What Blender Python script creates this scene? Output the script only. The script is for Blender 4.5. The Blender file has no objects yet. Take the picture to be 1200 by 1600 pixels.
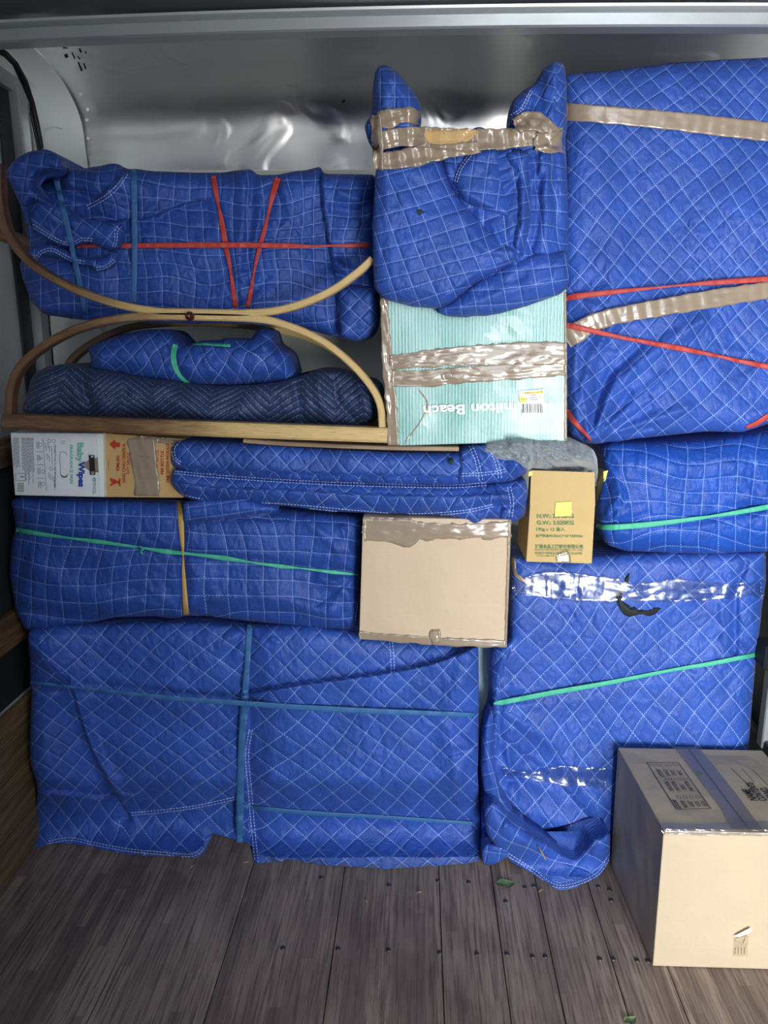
import bpy, math, random
import numpy as np
from mathutils import Vector
from mathutils.bvhtree import BVHTree

# ------------------------------------------------------------------ camera, world, lights, exposure
SC = bpy.context.scene
COL = SC.collection
PITCH, YAW, CAMH, FPX = math.radians(12.9), math.radians(2.6), 1.6, 1200.0
cd = bpy.data.cameras.new('camera')
cd.sensor_fit = 'VERTICAL'; cd.sensor_height = 24.0; cd.lens = 18.0; cd.clip_start = 0.05
cam = bpy.data.objects.new('camera', cd); COL.objects.link(cam)
cam.location = (0, 0, CAMH); cam.rotation_euler = (math.pi / 2 - PITCH, 0, YAW)
SC.camera = cam
SC.view_settings.view_transform = 'Standard'
SC.view_settings.look = 'None'
SC.view_settings.gamma = 1.0
SC.view_settings.use_curve_mapping = False
SC.view_settings.exposure = 0.32

wd = bpy.data.worlds.new('daylight'); SC.world = wd; wd.use_nodes = True
wnt = wd.node_tree
bgn = wnt.nodes['Background']
tcw = wnt.nodes.new('ShaderNodeTexCoord')
sxw = wnt.nodes.new('ShaderNodeSeparateXYZ')
wnt.links.new(tcw.outputs['Generated'], sxw.inputs[0])
rampw = wnt.nodes.new('ShaderNodeValToRGB')
mrw = wnt.nodes.new('ShaderNodeMapRange')
mrw.inputs['From Min'].default_value = -1; mrw.inputs['From Max'].default_value = 1
wnt.links.new(sxw.outputs['Z'], mrw.inputs['Value'])
wnt.links.new(mrw.outputs[0], rampw.inputs[0])
rampw.color_ramp.elements[0].position = 0.40; rampw.color_ramp.elements[0].color = (0.16, 0.15, 0.14, 1)
rampw.color_ramp.elements[1].position = 0.56; rampw.color_ramp.elements[1].color = (0.86, 0.93, 1.0, 1)
wnt.links.new(rampw.outputs[0], bgn.inputs['Color'])
bgn.inputs['Strength'].default_value = 4.4

def area(name, loc, target, sx, sy, power, color):
    l = bpy.data.lights.new(name, 'AREA'); l.shape = 'RECTANGLE'; l.size = sx; l.size_y = sy
    l.energy = power; l.color = color
    o = bpy.data.objects.new(name, l); COL.objects.link(o); o.location = loc
    d = Vector(target) - Vector(loc); o.rotation_euler = d.to_track_quat('-Z', 'Y').to_euler()
    return o
area('daylight_at_the_tailgate', (0.80, -1.35, 0.82), (0.70, 2.1, 0.80), 0.9, 1.0, 132, (1.0, 0.985, 0.96))

# ------------------------------------------------------------------ pixel <-> place geometry
_F = np.array([-math.sin(YAW) * math.cos(PITCH), math.cos(YAW) * math.cos(PITCH), -math.sin(PITCH)])
_R = np.array([math.cos(YAW), math.sin(YAW), 0.0]); _U = np.cross(_R, _F); _C = np.array([0, 0, CAMH])
def rays(px, py):
    px = np.asarray(px, float)[..., None]; py = np.asarray(py, float)[..., None]
    return _F + _R * (px - 600) / FPX + _U * (800 - py) / FPX
def onY(px, py, Y):
    d = rays(px, py); return _C + d * (np.asarray(Y, float) / d[..., 1])[..., None]
def onZ(px, py, z):
    d = rays(px, py); return _C + d * ((z - CAMH) / d[..., 2])[..., None]
def floorY(px, py, z=0.004):
    d = rays(px, py); t = np.where(d[..., 2] < -1e-3, (z - CAMH) / np.minimum(d[..., 2], -1e-3), 1e3)
    return d[..., 1] * t

def vnoise(x, y, seed=0):
    xi = np.floor(x).astype(np.int64); yi = np.floor(y).astype(np.int64)
    xf = x - xi; yf = y - yi
    u = xf * xf * xf * (xf * (xf * 6 - 15) + 10); v = yf * yf * yf * (yf * (yf * 6 - 15) + 10)
    def h(a, b):
        n = (a * 374761393 + b * 668265263 + seed * 1442695041) & 0xffffffff
        n = ((n ^ (n >> 13)) * 1274126177) & 0xffffffff
        return ((n ^ (n >> 16)) & 0xffff) / 32767.5 - 1
    return (h(xi, yi) * (1 - u) + h(xi + 1, yi) * u) * (1 - v) + (h(xi, yi + 1) * (1 - u) + h(xi + 1, yi + 1) * u) * v
def fbm(x, y, seed=0, o=3):
    s = 0; a = 1.0
    for k in range(o):
        s = s + a * vnoise(x * 2 ** k, y * 2 ** k, seed + k * 17); a *= 0.5
    return s

# ------------------------------------------------------------------ object helpers
def tag(o, label=None, cat=None, group=None, kind=None):
    if label: o['label'] = label
    if cat: o['category'] = cat
    if group: o['group'] = group
    if kind: o['kind'] = kind
    return o
ORG = {}
GEO = {}
def link(name, verts, faces, mat, parent=None, uv=None, smooth=True, keep=False, mats=None, midx=None):
    V = np.asarray(verts, float)
    org = np.array([(V[:, 0].min() + V[:, 0].max()) / 2, (V[:, 1].min() + V[:, 1].max()) / 2, V[:, 2].min()])
    me = bpy.data.meshes.new(name)
    me.from_pydata((V - org).tolist(), [], [list(map(int, f)) for f in faces])
    if uv is not None:
        ul = me.uv_layers.new(name='UVMap')
        li = np.zeros(len(me.loops), dtype=np.int32); me.loops.foreach_get('vertex_index', li)
        ul.data.foreach_set('uv', np.asarray(uv, np.float32)[li].ravel())
    for m in (mats or [mat]): me.materials.append(m)
    if midx is not None: me.polygons.foreach_set('material_index', np.asarray(midx, np.int32))
    me.polygons.foreach_set('use_smooth', [smooth] * len(me.polygons))
    me.update()
    o = bpy.data.objects.new(name, me); COL.objects.link(o)
    if parent is not None:
        o.parent = parent; o.location = org - ORG[parent.name]
    else: o.location = org
    ORG[o.name] = org
    if keep: GEO[o.name] = BVHTree.FromPolygons([Vector(v) for v in V], [tuple(map(int, f)) for f in faces])
    return o
def empty(name, loc):
    o = bpy.data.objects.new(name, None); COL.objects.link(o); o.location = loc
    o.empty_display_size = 0.1; ORG[o.name] = np.array(loc, float); return o

class MB:
    def __init__(s): s.v = []; s.f = []; s.m = []
    def add(s, v, f, m=0):
        n = len(s.v); s.v += [tuple(map(float, p)) for p in v]; s.f += [[i + n for i in q] for q in f]; s.m += [m] * len(f)
    def box(s, x0, x1, y0, y1, z0, z1, b=0.0, m=0):
        if b <= 0:
            v = [(x, y, z) for x in (x0, x1) for y in (y0, y1) for z in (z0, z1)]
            s.add(v, [(0, 1, 3, 2), (4, 6, 7, 5), (0, 4, 5, 1), (2, 3, 7, 6), (0, 2, 6, 4), (1, 5, 7, 3)], m); return
        v = []
        for i, x in enumerate((x0, x1)):
            for j, y in enumerate((y0, y1)):
                for k, z in enumerate((z0, z1)):
                    sx, sy, sz = (1, -1)[i] * b, (1, -1)[j] * b, (1, -1)[k] * b
                    v += [(x, y + sy, z + sz), (x + sx, y, z + sz), (x + sx, y + sy, z)]
        ix = lambda i, j, k, a: (i * 4 + j * 2 + k) * 3 + a
        f = []
        for i in (0, 1): f.append([ix(i, 0, 0, 0), ix(i, 0, 1, 0), ix(i, 1, 1, 0), ix(i, 1, 0, 0)])
        for j in (0, 1): f.append([ix(0, j, 0, 1), ix(0, j, 1, 1), ix(1, j, 1, 1), ix(1, j, 0, 1)])
        for k in (0, 1): f.append([ix(0, 0, k, 2), ix(0, 1, k, 2), ix(1, 1, k, 2), ix(1, 0, k, 2)])
        for i in (0, 1):
            for j in (0, 1): f.append([ix(i, j, 0, 0), ix(i, j, 1, 0), ix(i, j, 1, 1), ix(i, j, 0, 1)])
        for i in (0, 1):
            for k in (0, 1): f.append([ix(i, 0, k, 0), ix(i, 1, k, 0), ix(i, 1, k, 2), ix(i, 0, k, 2)])
        for j in (0, 1):
            for k in (0, 1): f.append([ix(0, j, k, 1), ix(1, j, k, 1), ix(1, j, k, 2), ix(0, j, k, 2)])
        for i in (0, 1):
            for j in (0, 1):
                for k in (0, 1): f.append([ix(i, j, k, 0), ix(i, j, k, 1), ix(i, j, k, 2)])
        s.add(v, f, m)
    def tube(s, pts, r, n=8, m=0):
        P = [Vector(p) for p in pts]; R = r if isinstance(r, (list, tuple)) else [r] * len(P)
        t0 = (P[1] - P[0]).normalized(); up = Vector((0, 0, 1)) if abs(t0.z) < .9 else Vector((1, 0, 0))
        a = t0.cross(up).normalized(); v = []
        for i, p in enumerate(P):
            t = (P[min(i + 1, len(P) - 1)] - P[max(i - 1, 0)]).normalized()
            a = (a - t * a.dot(t)).normalized(); b = t.cross(a)
            v += [p + (a * math.cos(2 * math.pi * k / n) + b * math.sin(2 * math.pi * k / n)) * R[i] for k in range(n)]
        f = [[i * n + k, i * n + (k + 1) % n, (i + 1) * n + (k + 1) % n, (i + 1) * n + k] for i in range(len(P) - 1) for k in range(n)]
        f += [list(range(n))[::-1], [(len(P) - 1) * n + k for k in range(n)]]
        s.add(v, f, m)
    def build(s, name, mat, parent=None, smooth=False, **k):
        o = link(name, s.v, s.f, mat, parent, smooth=smooth, midx=s.m if k.get('mats') else None, **k)
        import bmesh
        bm = bmesh.new(); bm.from_mesh(o.data); bmesh.ops.recalc_face_normals(bm, faces=bm.faces); bm.to_mesh(o.data); bm.free()
        return o

# ------------------------------------------------------------------ polyline tools (image outlines that are carried to their own distance)
def rpoly(pts, r=10, closed=True, n=5):
    P = [np.array(p, float) for p in pts]; out = []; N = len(P)
    for i in range(N):
        if not closed and i in (0, N - 1): out.append(P[i]); continue
        a, b, c = P[i - 1], P[i], P[(i + 1) % N]
        la, lc = np.linalg.norm(a - b), np.linalg.norm(c - b)
        p = b + (a - b) / la * min(r, .45 * la); q = b + (c - b) / lc * min(r, .45 * lc)
        for t in np.linspace(0, 1, n): out.append((1 - t) ** 2 * p + 2 * t * (1 - t) * b + t * t * q)
    return np.array(out)
def crom(pts, step=4.0):
    P = np.array(pts, float)
    if len(P) < 3:
        n = max(2, int(np.linalg.norm(P[1] - P[0]) / step)); t = np.linspace(0, 1, n)[:, None]; return P[0] * (1 - t) + P[1] * t
    Q = np.vstack([2 * P[0] - P[1], P, 2 * P[-1] - P[-2]]); out = []
    for i in range(1, len(Q) - 2):
        n = max(2, int(np.linalg.norm(Q[i + 1] - Q[i]) / step))
        for t in np.arange(n) / n:
            out.append(0.5 * (2 * Q[i] + (Q[i + 1] - Q[i - 1]) * t + (2 * Q[i - 1] - 5 * Q[i] + 4 * Q[i + 1] - Q[i + 2]) * t * t + (-Q[i - 1] + 3 * Q[i] - 3 * Q[i + 1] + Q[i + 2]) * t ** 3))
    out.append(P[-1]); return np.array(out)
def pdist(x, y, poly, closed=True):
    """distance to the polyline, nearest point, signed side, run past the ends"""
    best = np.full(x.shape, 1e9); nx = np.zeros_like(best); ny = np.zeros_like(best); sg = np.ones_like(best); ov = np.zeros_like(best)
    P = np.asarray(poly, float); n = len(P)
    for i in range(n if closed else n - 1):
        a, b = P[i], P[(i + 1) % n]; d = b - a; L2 = max(d @ d, 1e-9)
        t = ((x - a[0]) * d[0] + (y - a[1]) * d[1]) / L2; tc = np.clip(t, 0, 1)
        qx, qy = a[0] + tc * d[0], a[1] + tc * d[1]; D = np.hypot(x - qx, y - qy); m = D < best - 1e-9
        best = np.where(m, D, best); nx = np.where(m, qx, nx); ny = np.where(m, qy, ny)
        sg = np.where(m, np.sign(d[0] * (y - a[1]) - d[1] * (x - a[0])), sg)
        o = np.zeros_like(best); L = math.sqrt(L2)
        if not closed and i == 0: o = np.maximum(o, -t * L)
        if not closed and i == n - 2: o = np.maximum(o, (t - 1) * L)
        ov = np.where(m, o, ov)
    return best, nx, ny, sg, ov
def inside(x, y, poly):
    r = np.zeros(x.shape, bool); P = np.asarray(poly); n = len(P)
    for i in range(n):
        (x0, y0), (x1, y1) = P[i], P[(i + 1) % n]
        if y0 == y1: continue
        c = ((y0 > y) != (y1 > y)) & (x < (x1 - x0) * (y - y0) / (y1 - y0) + x0); r ^= c
    return r
sstep = lambda a, b, x: (lambda t: t * t * (3 - 2 * t))(np.clip((x - a) / (b - a), 0, 1))

def step(pts, amp, w=60, e=2.0, uv=(0, 0)): return dict(k='step', p=crom(pts, 12), amp=amp, w=w, e=e, uv=uv)
def ridge(pts, amp, w=8, uv=0): return dict(k='ridge', p=crom(pts, 12), amp=amp, w=w, uvr=uv)
def fan(cx, cy, a0, a1, n, r0, r1, amp, w=5, seed=1):
    rr = random.Random(seed); out = []
    for i in range(n):
        a = math.radians(a0 + (a1 - a0) * (i + rr.uniform(.2, .8)) / n); R = r1 * rr.uniform(.5, 1)
        out.append(ridge([(cx + r0 * math.cos(a), cy + r0 * math.sin(a)), (cx + R * math.cos(a), cy + R * math.sin(a))], amp * rr.uniform(.5, 1) * rr.choice((1, -1)), w * rr.uniform(.7, 1.5)))
    return out

def soft(name, outline, Y0, thick, mat, parent=None, rpx=10, R=30, rd=0.04, cell=(28, 28), ang=45, skew=0, gnd=None, puff=0.008, pw=110, wr=0.0022,
         folds=(), seed=1, s=2.5, floor=True, warp=0.12, warpw=160, keep=True, bend=(0, 0), jit=1.0, shrink=0.97, uv0=(0, 0), zmin=None):
    poly = rpoly(outline, rpx)
    if jit:
        k = np.arange(len(poly)); poly = poly + np.stack([vnoise(poly[:, 0] / 14, poly[:, 1] / 14, seed + 3), vnoise(poly[:, 0] / 14, poly[:, 1] / 14, seed + 9)], 1) * jit
    x0, y0 = poly.min(0) - 2 * s; x1, y1 = poly.max(0) + 2 * s
    gx = np.arange(x0, x1 + s, s); gy = np.arange(y0, y1 + s, s)
    X, Y = np.meshgrid(gx, gy); nxg = len(gx); nyg = len(gy)
    cx = (X[:-1, :-1] + s / 2); cy = (Y[:-1, :-1] + s / 2)
    keepc = inside(cx, cy, poly)
    # drop cells that hang by a corner only
    for _ in range(2):
        p = np.pad(keepc, 1); nb = p[:-2, 1:-1].astype(int) + p[2:, 1:-1] + p[1:-1, :-2] + p[1:-1, 2:]; keepc &= nb >= 2
    ji, ii = np.nonzero(keepc)
    q = np.stack([ji * nxg + ii, (ji + 1) * nxg + ii, (ji + 1) * nxg + ii + 1, ji * nxg + ii + 1], 1)
    used = np.unique(q); remap = -np.ones(nxg * nyg, int); remap[used] = np.arange(len(used)); q = remap[q]
    px = X.ravel()[used].copy(); py = Y.ravel()[used].copy()
    ed = np.concatenate([q[:, [0, 1]], q[:, [1, 2]], q[:, [2, 3]], q[:, [3, 0]]])
    key = np.sort(ed, 1); kk = key[:, 0] * (len(used) + 1) + key[:, 1]
    uq, inv, cnt = np.unique(kk, return_inverse=True, return_counts=True)
    be = ed[cnt[inv] == 1]; bset = np.unique(be)
    D, qx, qy, _, _ = pdist(px, py, poly)
    px[bset] = qx[bset]; py[bset] = qy[bset]
    D[bset] = 0
    t = np.clip(D / R, 0, 1); h = rd * (np.sqrt(1 - (1 - t) ** 2) - 1)
    edgef = sstep(0, 12, D)
    h += puff * fbm(px / pw, py / pw, seed, 3)
    a = fbm(px / 26, py / 40, seed + 50, 2); b = fbm(px / 9 + a * .8, py / 16 + a, seed + 70, 2)
    h += wr * (1 - 2 * np.abs(b)) * (0.45 + 0.55 * fbm(px / 90, py / 90, seed + 5, 2)) * edgef + wr * 0.8 * (1 - np.abs(a))
    uu = np.zeros_like(px); vv = np.zeros_like(py)
    for fd in folds:
        d, _, _, sg, ov = pdist(px, py, fd['p'], False)
        fade = np.exp(-(np.maximum(ov, 0) / 8) ** 2)
        if fd['k'] == 'step':
            m = sstep(-fd['e'], fd['e'], sg * d) * np.exp(-np.maximum(sg * d, 0) / fd['w']) * np.exp(-(np.maximum(ov, 0) / 14) ** 2)
            h += fd['amp'] * m; uu += fd['uv'][0] * m; vv += fd['uv'][1] * m
        else:
            g = np.exp(-(d / fd['w']) ** 2) * fade
            h += fd['amp'] * g; uu += fd['uvr'] * g * sg
    yy = Y0(px, py) if callable(Y0) else np.full_like(px, Y0)
    Yv = yy - h + bend[0] * ((px - px.mean()) / 300) ** 2 + bend[1] * ((py - py.mean()) / 300) ** 2
    if gnd is not None:
        w_ = sstep(gnd[0], gnd[1], py); Yv = Yv * (1 - w_) + floorY(px, py, 0.003) * w_
    if floor: Yv = np.minimum(Yv, floorY(px, py, 0.003 if zmin is None else zmin))
    V = onY(px, py, Yv)
    w = warp * 28
    wx = px + w * fbm(px / warpw, py / warpw, seed + 11, 2); wy = py + w * fbm(px / warpw, py / warpw, seed + 23, 2)
    ar = math.radians(ang); a2 = math.radians(ang + 90 + skew)
    u = (wx * math.cos(ar) + wy * math.sin(ar)) / cell[0] + uu + uv0[0]
    v = (wx * math.cos(a2) + wy * math.sin(a2)) / cell[1] + vv + uv0[1]
    # sides and back
    n = len(px); bi = -np.ones(n, int); bi[bset] = np.arange(len(bset)); nb = len(bset)
    c = V[bset].mean(0)
    R1 = V[bset].copy(); R1[:, 1] = np.mean(yy) + thick * .5
    R2 = V[bset].copy(); R2[:, 1] = np.mean(yy) + thick; R2[:, 0] = c[0] + (R2[:, 0] - c[0]) * shrink; R2[:, 2] = c[2] + (R2[:, 2] - c[2]) * shrink
    R1[:, 1] = np.maximum(R1[:, 1], V[bset, 1] + thick * .3); R2[:, 1] = np.maximum(R2[:, 1], V[bset, 1] + thick * .6)
    R1[:, 0] = np.maximum(R1[:, 0], -1.212); R2[:, 0] = np.maximum(R2[:, 0], -1.205)
    if floor: R2[:, 2] = np.maximum(R2[:, 2], .004); R1[:, 2] = np.maximum(R1[:, 2], .004)
    VV = np.vstack([V, R1, R2, [[c[0], R2[:, 1].mean(), c[2]]]])
    faces = q[:, ::-1].tolist(); ci = n + 2 * nb
    for a_, b_ in be[:, ::-1]:
        i, j = bi[a_], bi[b_]
        faces.append([int(b_), int(a_), n + i, n + j]); faces.append([n + j, n + i, n + nb + i, n + nb + j]); faces.append([n + nb + j, n + nb + i, ci])
    UV = np.concatenate([np.stack([u, v], 1), np.stack([u[bset] + 3, v[bset] + 3], 1), np.stack([u[bset] + 6, v[bset] + 6], 1), [[0, 0]]])
    faces = [f[::-1] for f in faces]
    return link(name, VV, faces, mat, parent, uv=UV, keep=keep)

def cast(px, py, targets, default=None):
    """first surface of the targets along the sight line; gives the distance Y"""
    px = np.atleast_1d(px); py = np.atleast_1d(py); out = np.full(px.shape, np.nan)
    for i in np.ndindex(px.shape):
        d = Vector(rays(px[i], py[i])).normalized(); b = None
        for t in targets:
            hit = GEO[t.name].ray_cast(Vector((0, 0, CAMH)), d)
            if hit[0] is not None and (b is None or hit[0].y < b): b = hit[0].y
        if b is not None: out[i] = b
    if default is None:
        g = out[~np.isnan(out)]; default = g.mean() if len(g) else 2.0
    return out, default
def ribbon(name, pts, w, targets, mat, parent, nx=4, off=0.003, th=0.001, taut=6, crinkle=0.0, sp=4.0, rag=0.0, label=None, seed=3, pull=0.0, keep=False, lock=None):
    C = crom([p[:2] for p in pts], sp); n = len(C)
    ws = [p[2] if len(p) > 2 else w for p in pts]
    cl = np.concatenate([[0], np.cumsum(np.linalg.norm(np.diff(C, axis=0), axis=1))])
    P0 = np.array([p[:2] for p in pts], float); kt = [int(np.argmin(np.linalg.norm(C - p, axis=1))) for p in P0]
    W = np.interp(cl, cl[kt], ws)
    T = np.gradient(C, axis=0); T /= np.linalg.norm(T, axis=1)[:, None]; N = np.stack([-T[:, 1], T[:, 0]], 1)
    j = np.linspace(-.5, .5, nx + 1)
    PX = C[:, 0][:, None] + N[:, 0][:, None] * j * W[:, None]; PY = C[:, 1][:, None] + N[:, 1][:, None] * j * W[:, None]
    if rag:
        PX[:, 0] += rag * vnoise(cl / 7, cl * 0, seed); PY[:, 0] += rag * vnoise(cl / 7, cl * 0, seed + 1)
        PX[:, -1] += rag * vnoise(cl / 9, cl * 0, seed + 2); PY[:, -1] += rag * vnoise(cl / 9, cl * 0, seed + 3)
        PX[0] += rag * 1.5 * vnoise(j * 7, j * 0, seed + 4); PX[-1] += rag * 1.5 * vnoise(j * 7, j * 0, seed + 5)
    Yh, dv = cast(PX, PY, targets)
    if lock is not None: Yh[:] = lock
    row = np.nanmean(np.where(np.isnan(Yh), np.nan, Yh), axis=1) if n else dv
    idx = np.arange(n); ok = ~np.isnan(row)
    row = np.interp(idx, idx[ok], row[ok]) if ok.any() else np.full(n, dv)
    Yh = np.where(np.isnan(Yh), row[:, None], Yh)
    if taut:
        ctr = Yh.min(axis=1); m = ctr.copy()
        for _ in range(60):
            mm = m.copy(); k = max(1, taut)
            mm[k:-k] = np.minimum(m[k:-k], (m[:-2 * k] + m[2 * k:]) / 2) if n > 2 * k else m[k:-k]; m = mm
        Yh = np.minimum(Yh, m[:, None] + (Yh - ctr[:, None]) * (0.2 if taut > 3 else .8))
    Yh = Yh - off - pull
    if crinkle:
        sd = seed + int(C[0, 0]) % 97; SS = cl[:, None]; JJ = j[None, :] * W[:, None]
        k_ = fbm(SS / 34 + JJ / 22, JJ / 5.5 + SS / 90, sd, 3)
        Yh = Yh - crinkle * np.abs(k_) - crinkle * .35 * np.maximum(0, vnoise(SS / 9 + JJ / 7, JJ / 9, sd + 8))
    A = onY(PX, PY, Yh).reshape(-1, 3); B = onY(PX, PY, Yh + th).reshape(-1, 3); m = nx + 1; K = n * m
    f = []
    for i in range(n - 1):
        for k in range(nx):
            a = i * m + k; f.append([a, a + 1, a + m + 1, a + m]); f.append([K + a, K + a + m, K + a + m + 1, K + a + 1])
        a = i * m; f.append([a, a + m, K + a + m, K + a]); a += nx; f.append([a, K + a, K + a + m, a + m])
    for i0 in (0, (n - 1) * m):
        for k in range(nx): f.append([i0 + k, i0 + k + 1, K + i0 + k + 1, K + i0 + k])
    uvv = np.stack([np.repeat(cl / 100, m), np.tile(j, n)], 1); uvv = np.vstack([uvv, uvv])
    o = link(name, np.vstack([A, B]), f, mat, parent, uv=uvv, keep=keep)
    if label: o['label'] = label
    return o
def stitches(pts, targets, parent, gap=5, rows=2, dash=5.0, duty=.68, w=1.0, name='hem_stitching', cont=False):
    """raised thread dashes in rows beside the path, lying on the cloth"""
    C = crom(pts, 2.0); T = np.gradient(C, axis=0); T /= np.maximum(np.linalg.norm(T, axis=1)[:, None], 1e-6); N = np.stack([-T[:, 1], T[:, 0]], 1)
    cl = np.concatenate([[0], np.cumsum(np.linalg.norm(np.diff(C, axis=0), axis=1))]); L = cl[-1]; v = []; f = []
    for r in range(rows):
        off = (r - (rows - 1) / 2) * gap; k = 0.0
        while k + dash * duty < L:
            e = [k, k + dash * duty * .5, k + dash * duty]
            cx = np.interp(e, cl, C[:, 0]) + off * np.interp(e, cl, N[:, 0]); cy = np.interp(e, cl, C[:, 1]) + off * np.interp(e, cl, N[:, 1])
            nx = np.interp(e, cl, N[:, 0]); ny = np.interp(e, cl, N[:, 1])
            PX = cx[:, None] + nx[:, None] * w * np.array([-.5, .5]); PY = cy[:, None] + ny[:, None] * w * np.array([-.5, .5])
            Yh, dv = cast(PX, PY, targets)
            if not np.isnan(Yh).any():
                lift = np.array([[.0008], [.0018], [.0008]]); A = onY(PX, PY, Yh - lift - .0006).reshape(-1, 3); n0 = len(v)
                B = onY(PX, PY, Yh + .0012).reshape(-1, 3); v += A.tolist() + B.tolist()
                for a in (0, 2):
                    f += [[n0 + a, n0 + a + 1, n0 + a + 3, n0 + a + 2], [n0 + a, n0 + a + 2, n0 + a + 8, n0 + a + 6], [n0 + a + 1, n0 + a + 7, n0 + a + 9, n0 + a + 3]]
                f += [[n0, n0 + 6, n0 + 7, n0 + 1], [n0 + 4, n0 + 5, n0 + 11, n0 + 10]]
            k += dash
    if not v: return None
    return link(name, v, f, M['thread'], parent)

def bar(name, pts, w, Y, depth, mat, parent, taper=None):
    """bent wooden strip: path drawn in the plane Y, real width and depth, rounded edges"""
    C = crom([p[:2] for p in pts], 6.0); n = len(C)
    T = np.gradient(C, axis=0); T /= np.linalg.norm(T, axis=1)[:, None]; N = np.stack([-T[:, 1], T[:, 0]], 1)
    cl = np.concatenate([[0], np.cumsum(np.linalg.norm(np.diff(C, axis=0), axis=1))])
    if isinstance(w, (list, tuple)):
        W = np.interp(np.linspace(0, 1, n), np.linspace(0, 1, len(w)), w)
    else: W = np.full(n, float(w))
    e = 0.0035
    prof = [(-.5, e), (-.5 + .16, 0), (.5 - .16, 0), (.5, e), (.5, depth - e), (.4, depth), (-.4, depth), (-.5, depth - e)]
    base = onY(C[:, 0], C[:, 1], np.full(n, Y)); nn = onY(C[:, 0] + N[:, 0], C[:, 1] + N[:, 1], np.full(n, Y)) - base
    v = []; uv = []
    for i in range(n):
        for (a, d) in prof:
            p = base[i] + nn[i] * W[i] * a; v.append((p[0], p[1] + d, p[2])); uv.append((cl[i] / 500, a * .05 + d))
    m = len(prof); f = [[i * m + k, i * m + (k + 1) % m, (i + 1) * m + (k + 1) % m, (i + 1) * m + k] for i in range(n - 1) for k in range(m)]
    f += [list(range(m)), [(n - 1) * m + k for k in range(m)][::-1]]
    return link(name, v, f, mat, parent, uv=uv, smooth=False)

FONTS = {}
def text(name, s, cx, cy, w, h, rot, Y, mat, parent, plane=None, bold=0.0, lift=0.0012, sx=None):
    """lettering of width w, height h (pixels at distance Y) centred at a spot on a face; rot in degrees, clockwise in the picture"""
    cu = bpy.data.curves.new('t', 'FONT'); cu.body = s; cu.align_x = 'CENTER'; cu.size = 1.0; cu.offset = bold; cu.resolution_u = 3
    o = bpy.data.objects.new('t', cu); COL.objects.link(o)
    bpy.context.view_layer.update()
    me = o.to_mesh(); V = np.array([v.co[:] for v in me.vertices]); F = [list(p.vertices) for p in me.polygons]
    o.to_mesh_clear(); bpy.data.objects.remove(o); bpy.data.curves.remove(cu)
    if len(V) == 0: return None
    mn = V.min(0); mx = V.max(0)
    a = (V[:, 0] - (mn[0] + mx[0]) / 2) / (mx[0] - mn[0]); b = (V[:, 1] - (mn[1] + mx[1]) / 2) / (mx[1] - mn[1])
    if plane is None:
        c, sn = math.cos(math.radians(rot)), math.sin(math.radians(rot))
        O = onY(cx, cy, Y - lift)
        ux = (onY(cx + c * 10, cy + sn * 10, Y - lift) - O) / 10; uy = (onY(cx + sn * 10, cy - c * 10, Y - lift) - O) / 10
        P = O + a[:, None] * ux * w + b[:, None] * uy * h
    else:
        O, ux, uy = [np.array(q, float) for q in plane]; P = O + a[:, None] * ux * w + b[:, None] * uy * h
    return link(name, P, F, mat, parent, smooth=False)
def patch(name, corners, Y, mat, parent, lift=0.001, nx=1, ny=1):
    """flat print or label on a face, four corners in order"""
    A, B, C_, D_ = [onY(c[0], c[1], Y - lift) for c in corners]
    return link(name, [A, B, C_, D_], [[0, 1, 2, 3]], mat, parent, smooth=False)
def lines(name, segs, w, Y, mat, parent, lift=0.0012, plane=None):
    v = []; f = []
    for (x0, y0, x1, y1) in segs:
        if plane is None: a, b = onY(x0, y0, Y - lift), onY(x1, y1, Y - lift); nrm = np.array([0, 1, 0.]); ww = w * Y / 1200
        else:
            O, ux, uy = [np.array(q, float) for q in plane]; a, b = O + ux * x0 + uy * y0, O + ux * x1 + uy * y1; nrm = np.cross(ux, uy); nrm /= np.linalg.norm(nrm); ww = w
        d = b - a; d /= max(np.linalg.norm(d), 1e-9); q = np.cross(d, nrm) * ww / 2; n = len(v)
        v += [a + q, b + q, b - q, a - q]; f.append([n, n + 1, n + 2, n + 3])
    return link(name, v, f, mat, parent, smooth=False)

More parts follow.
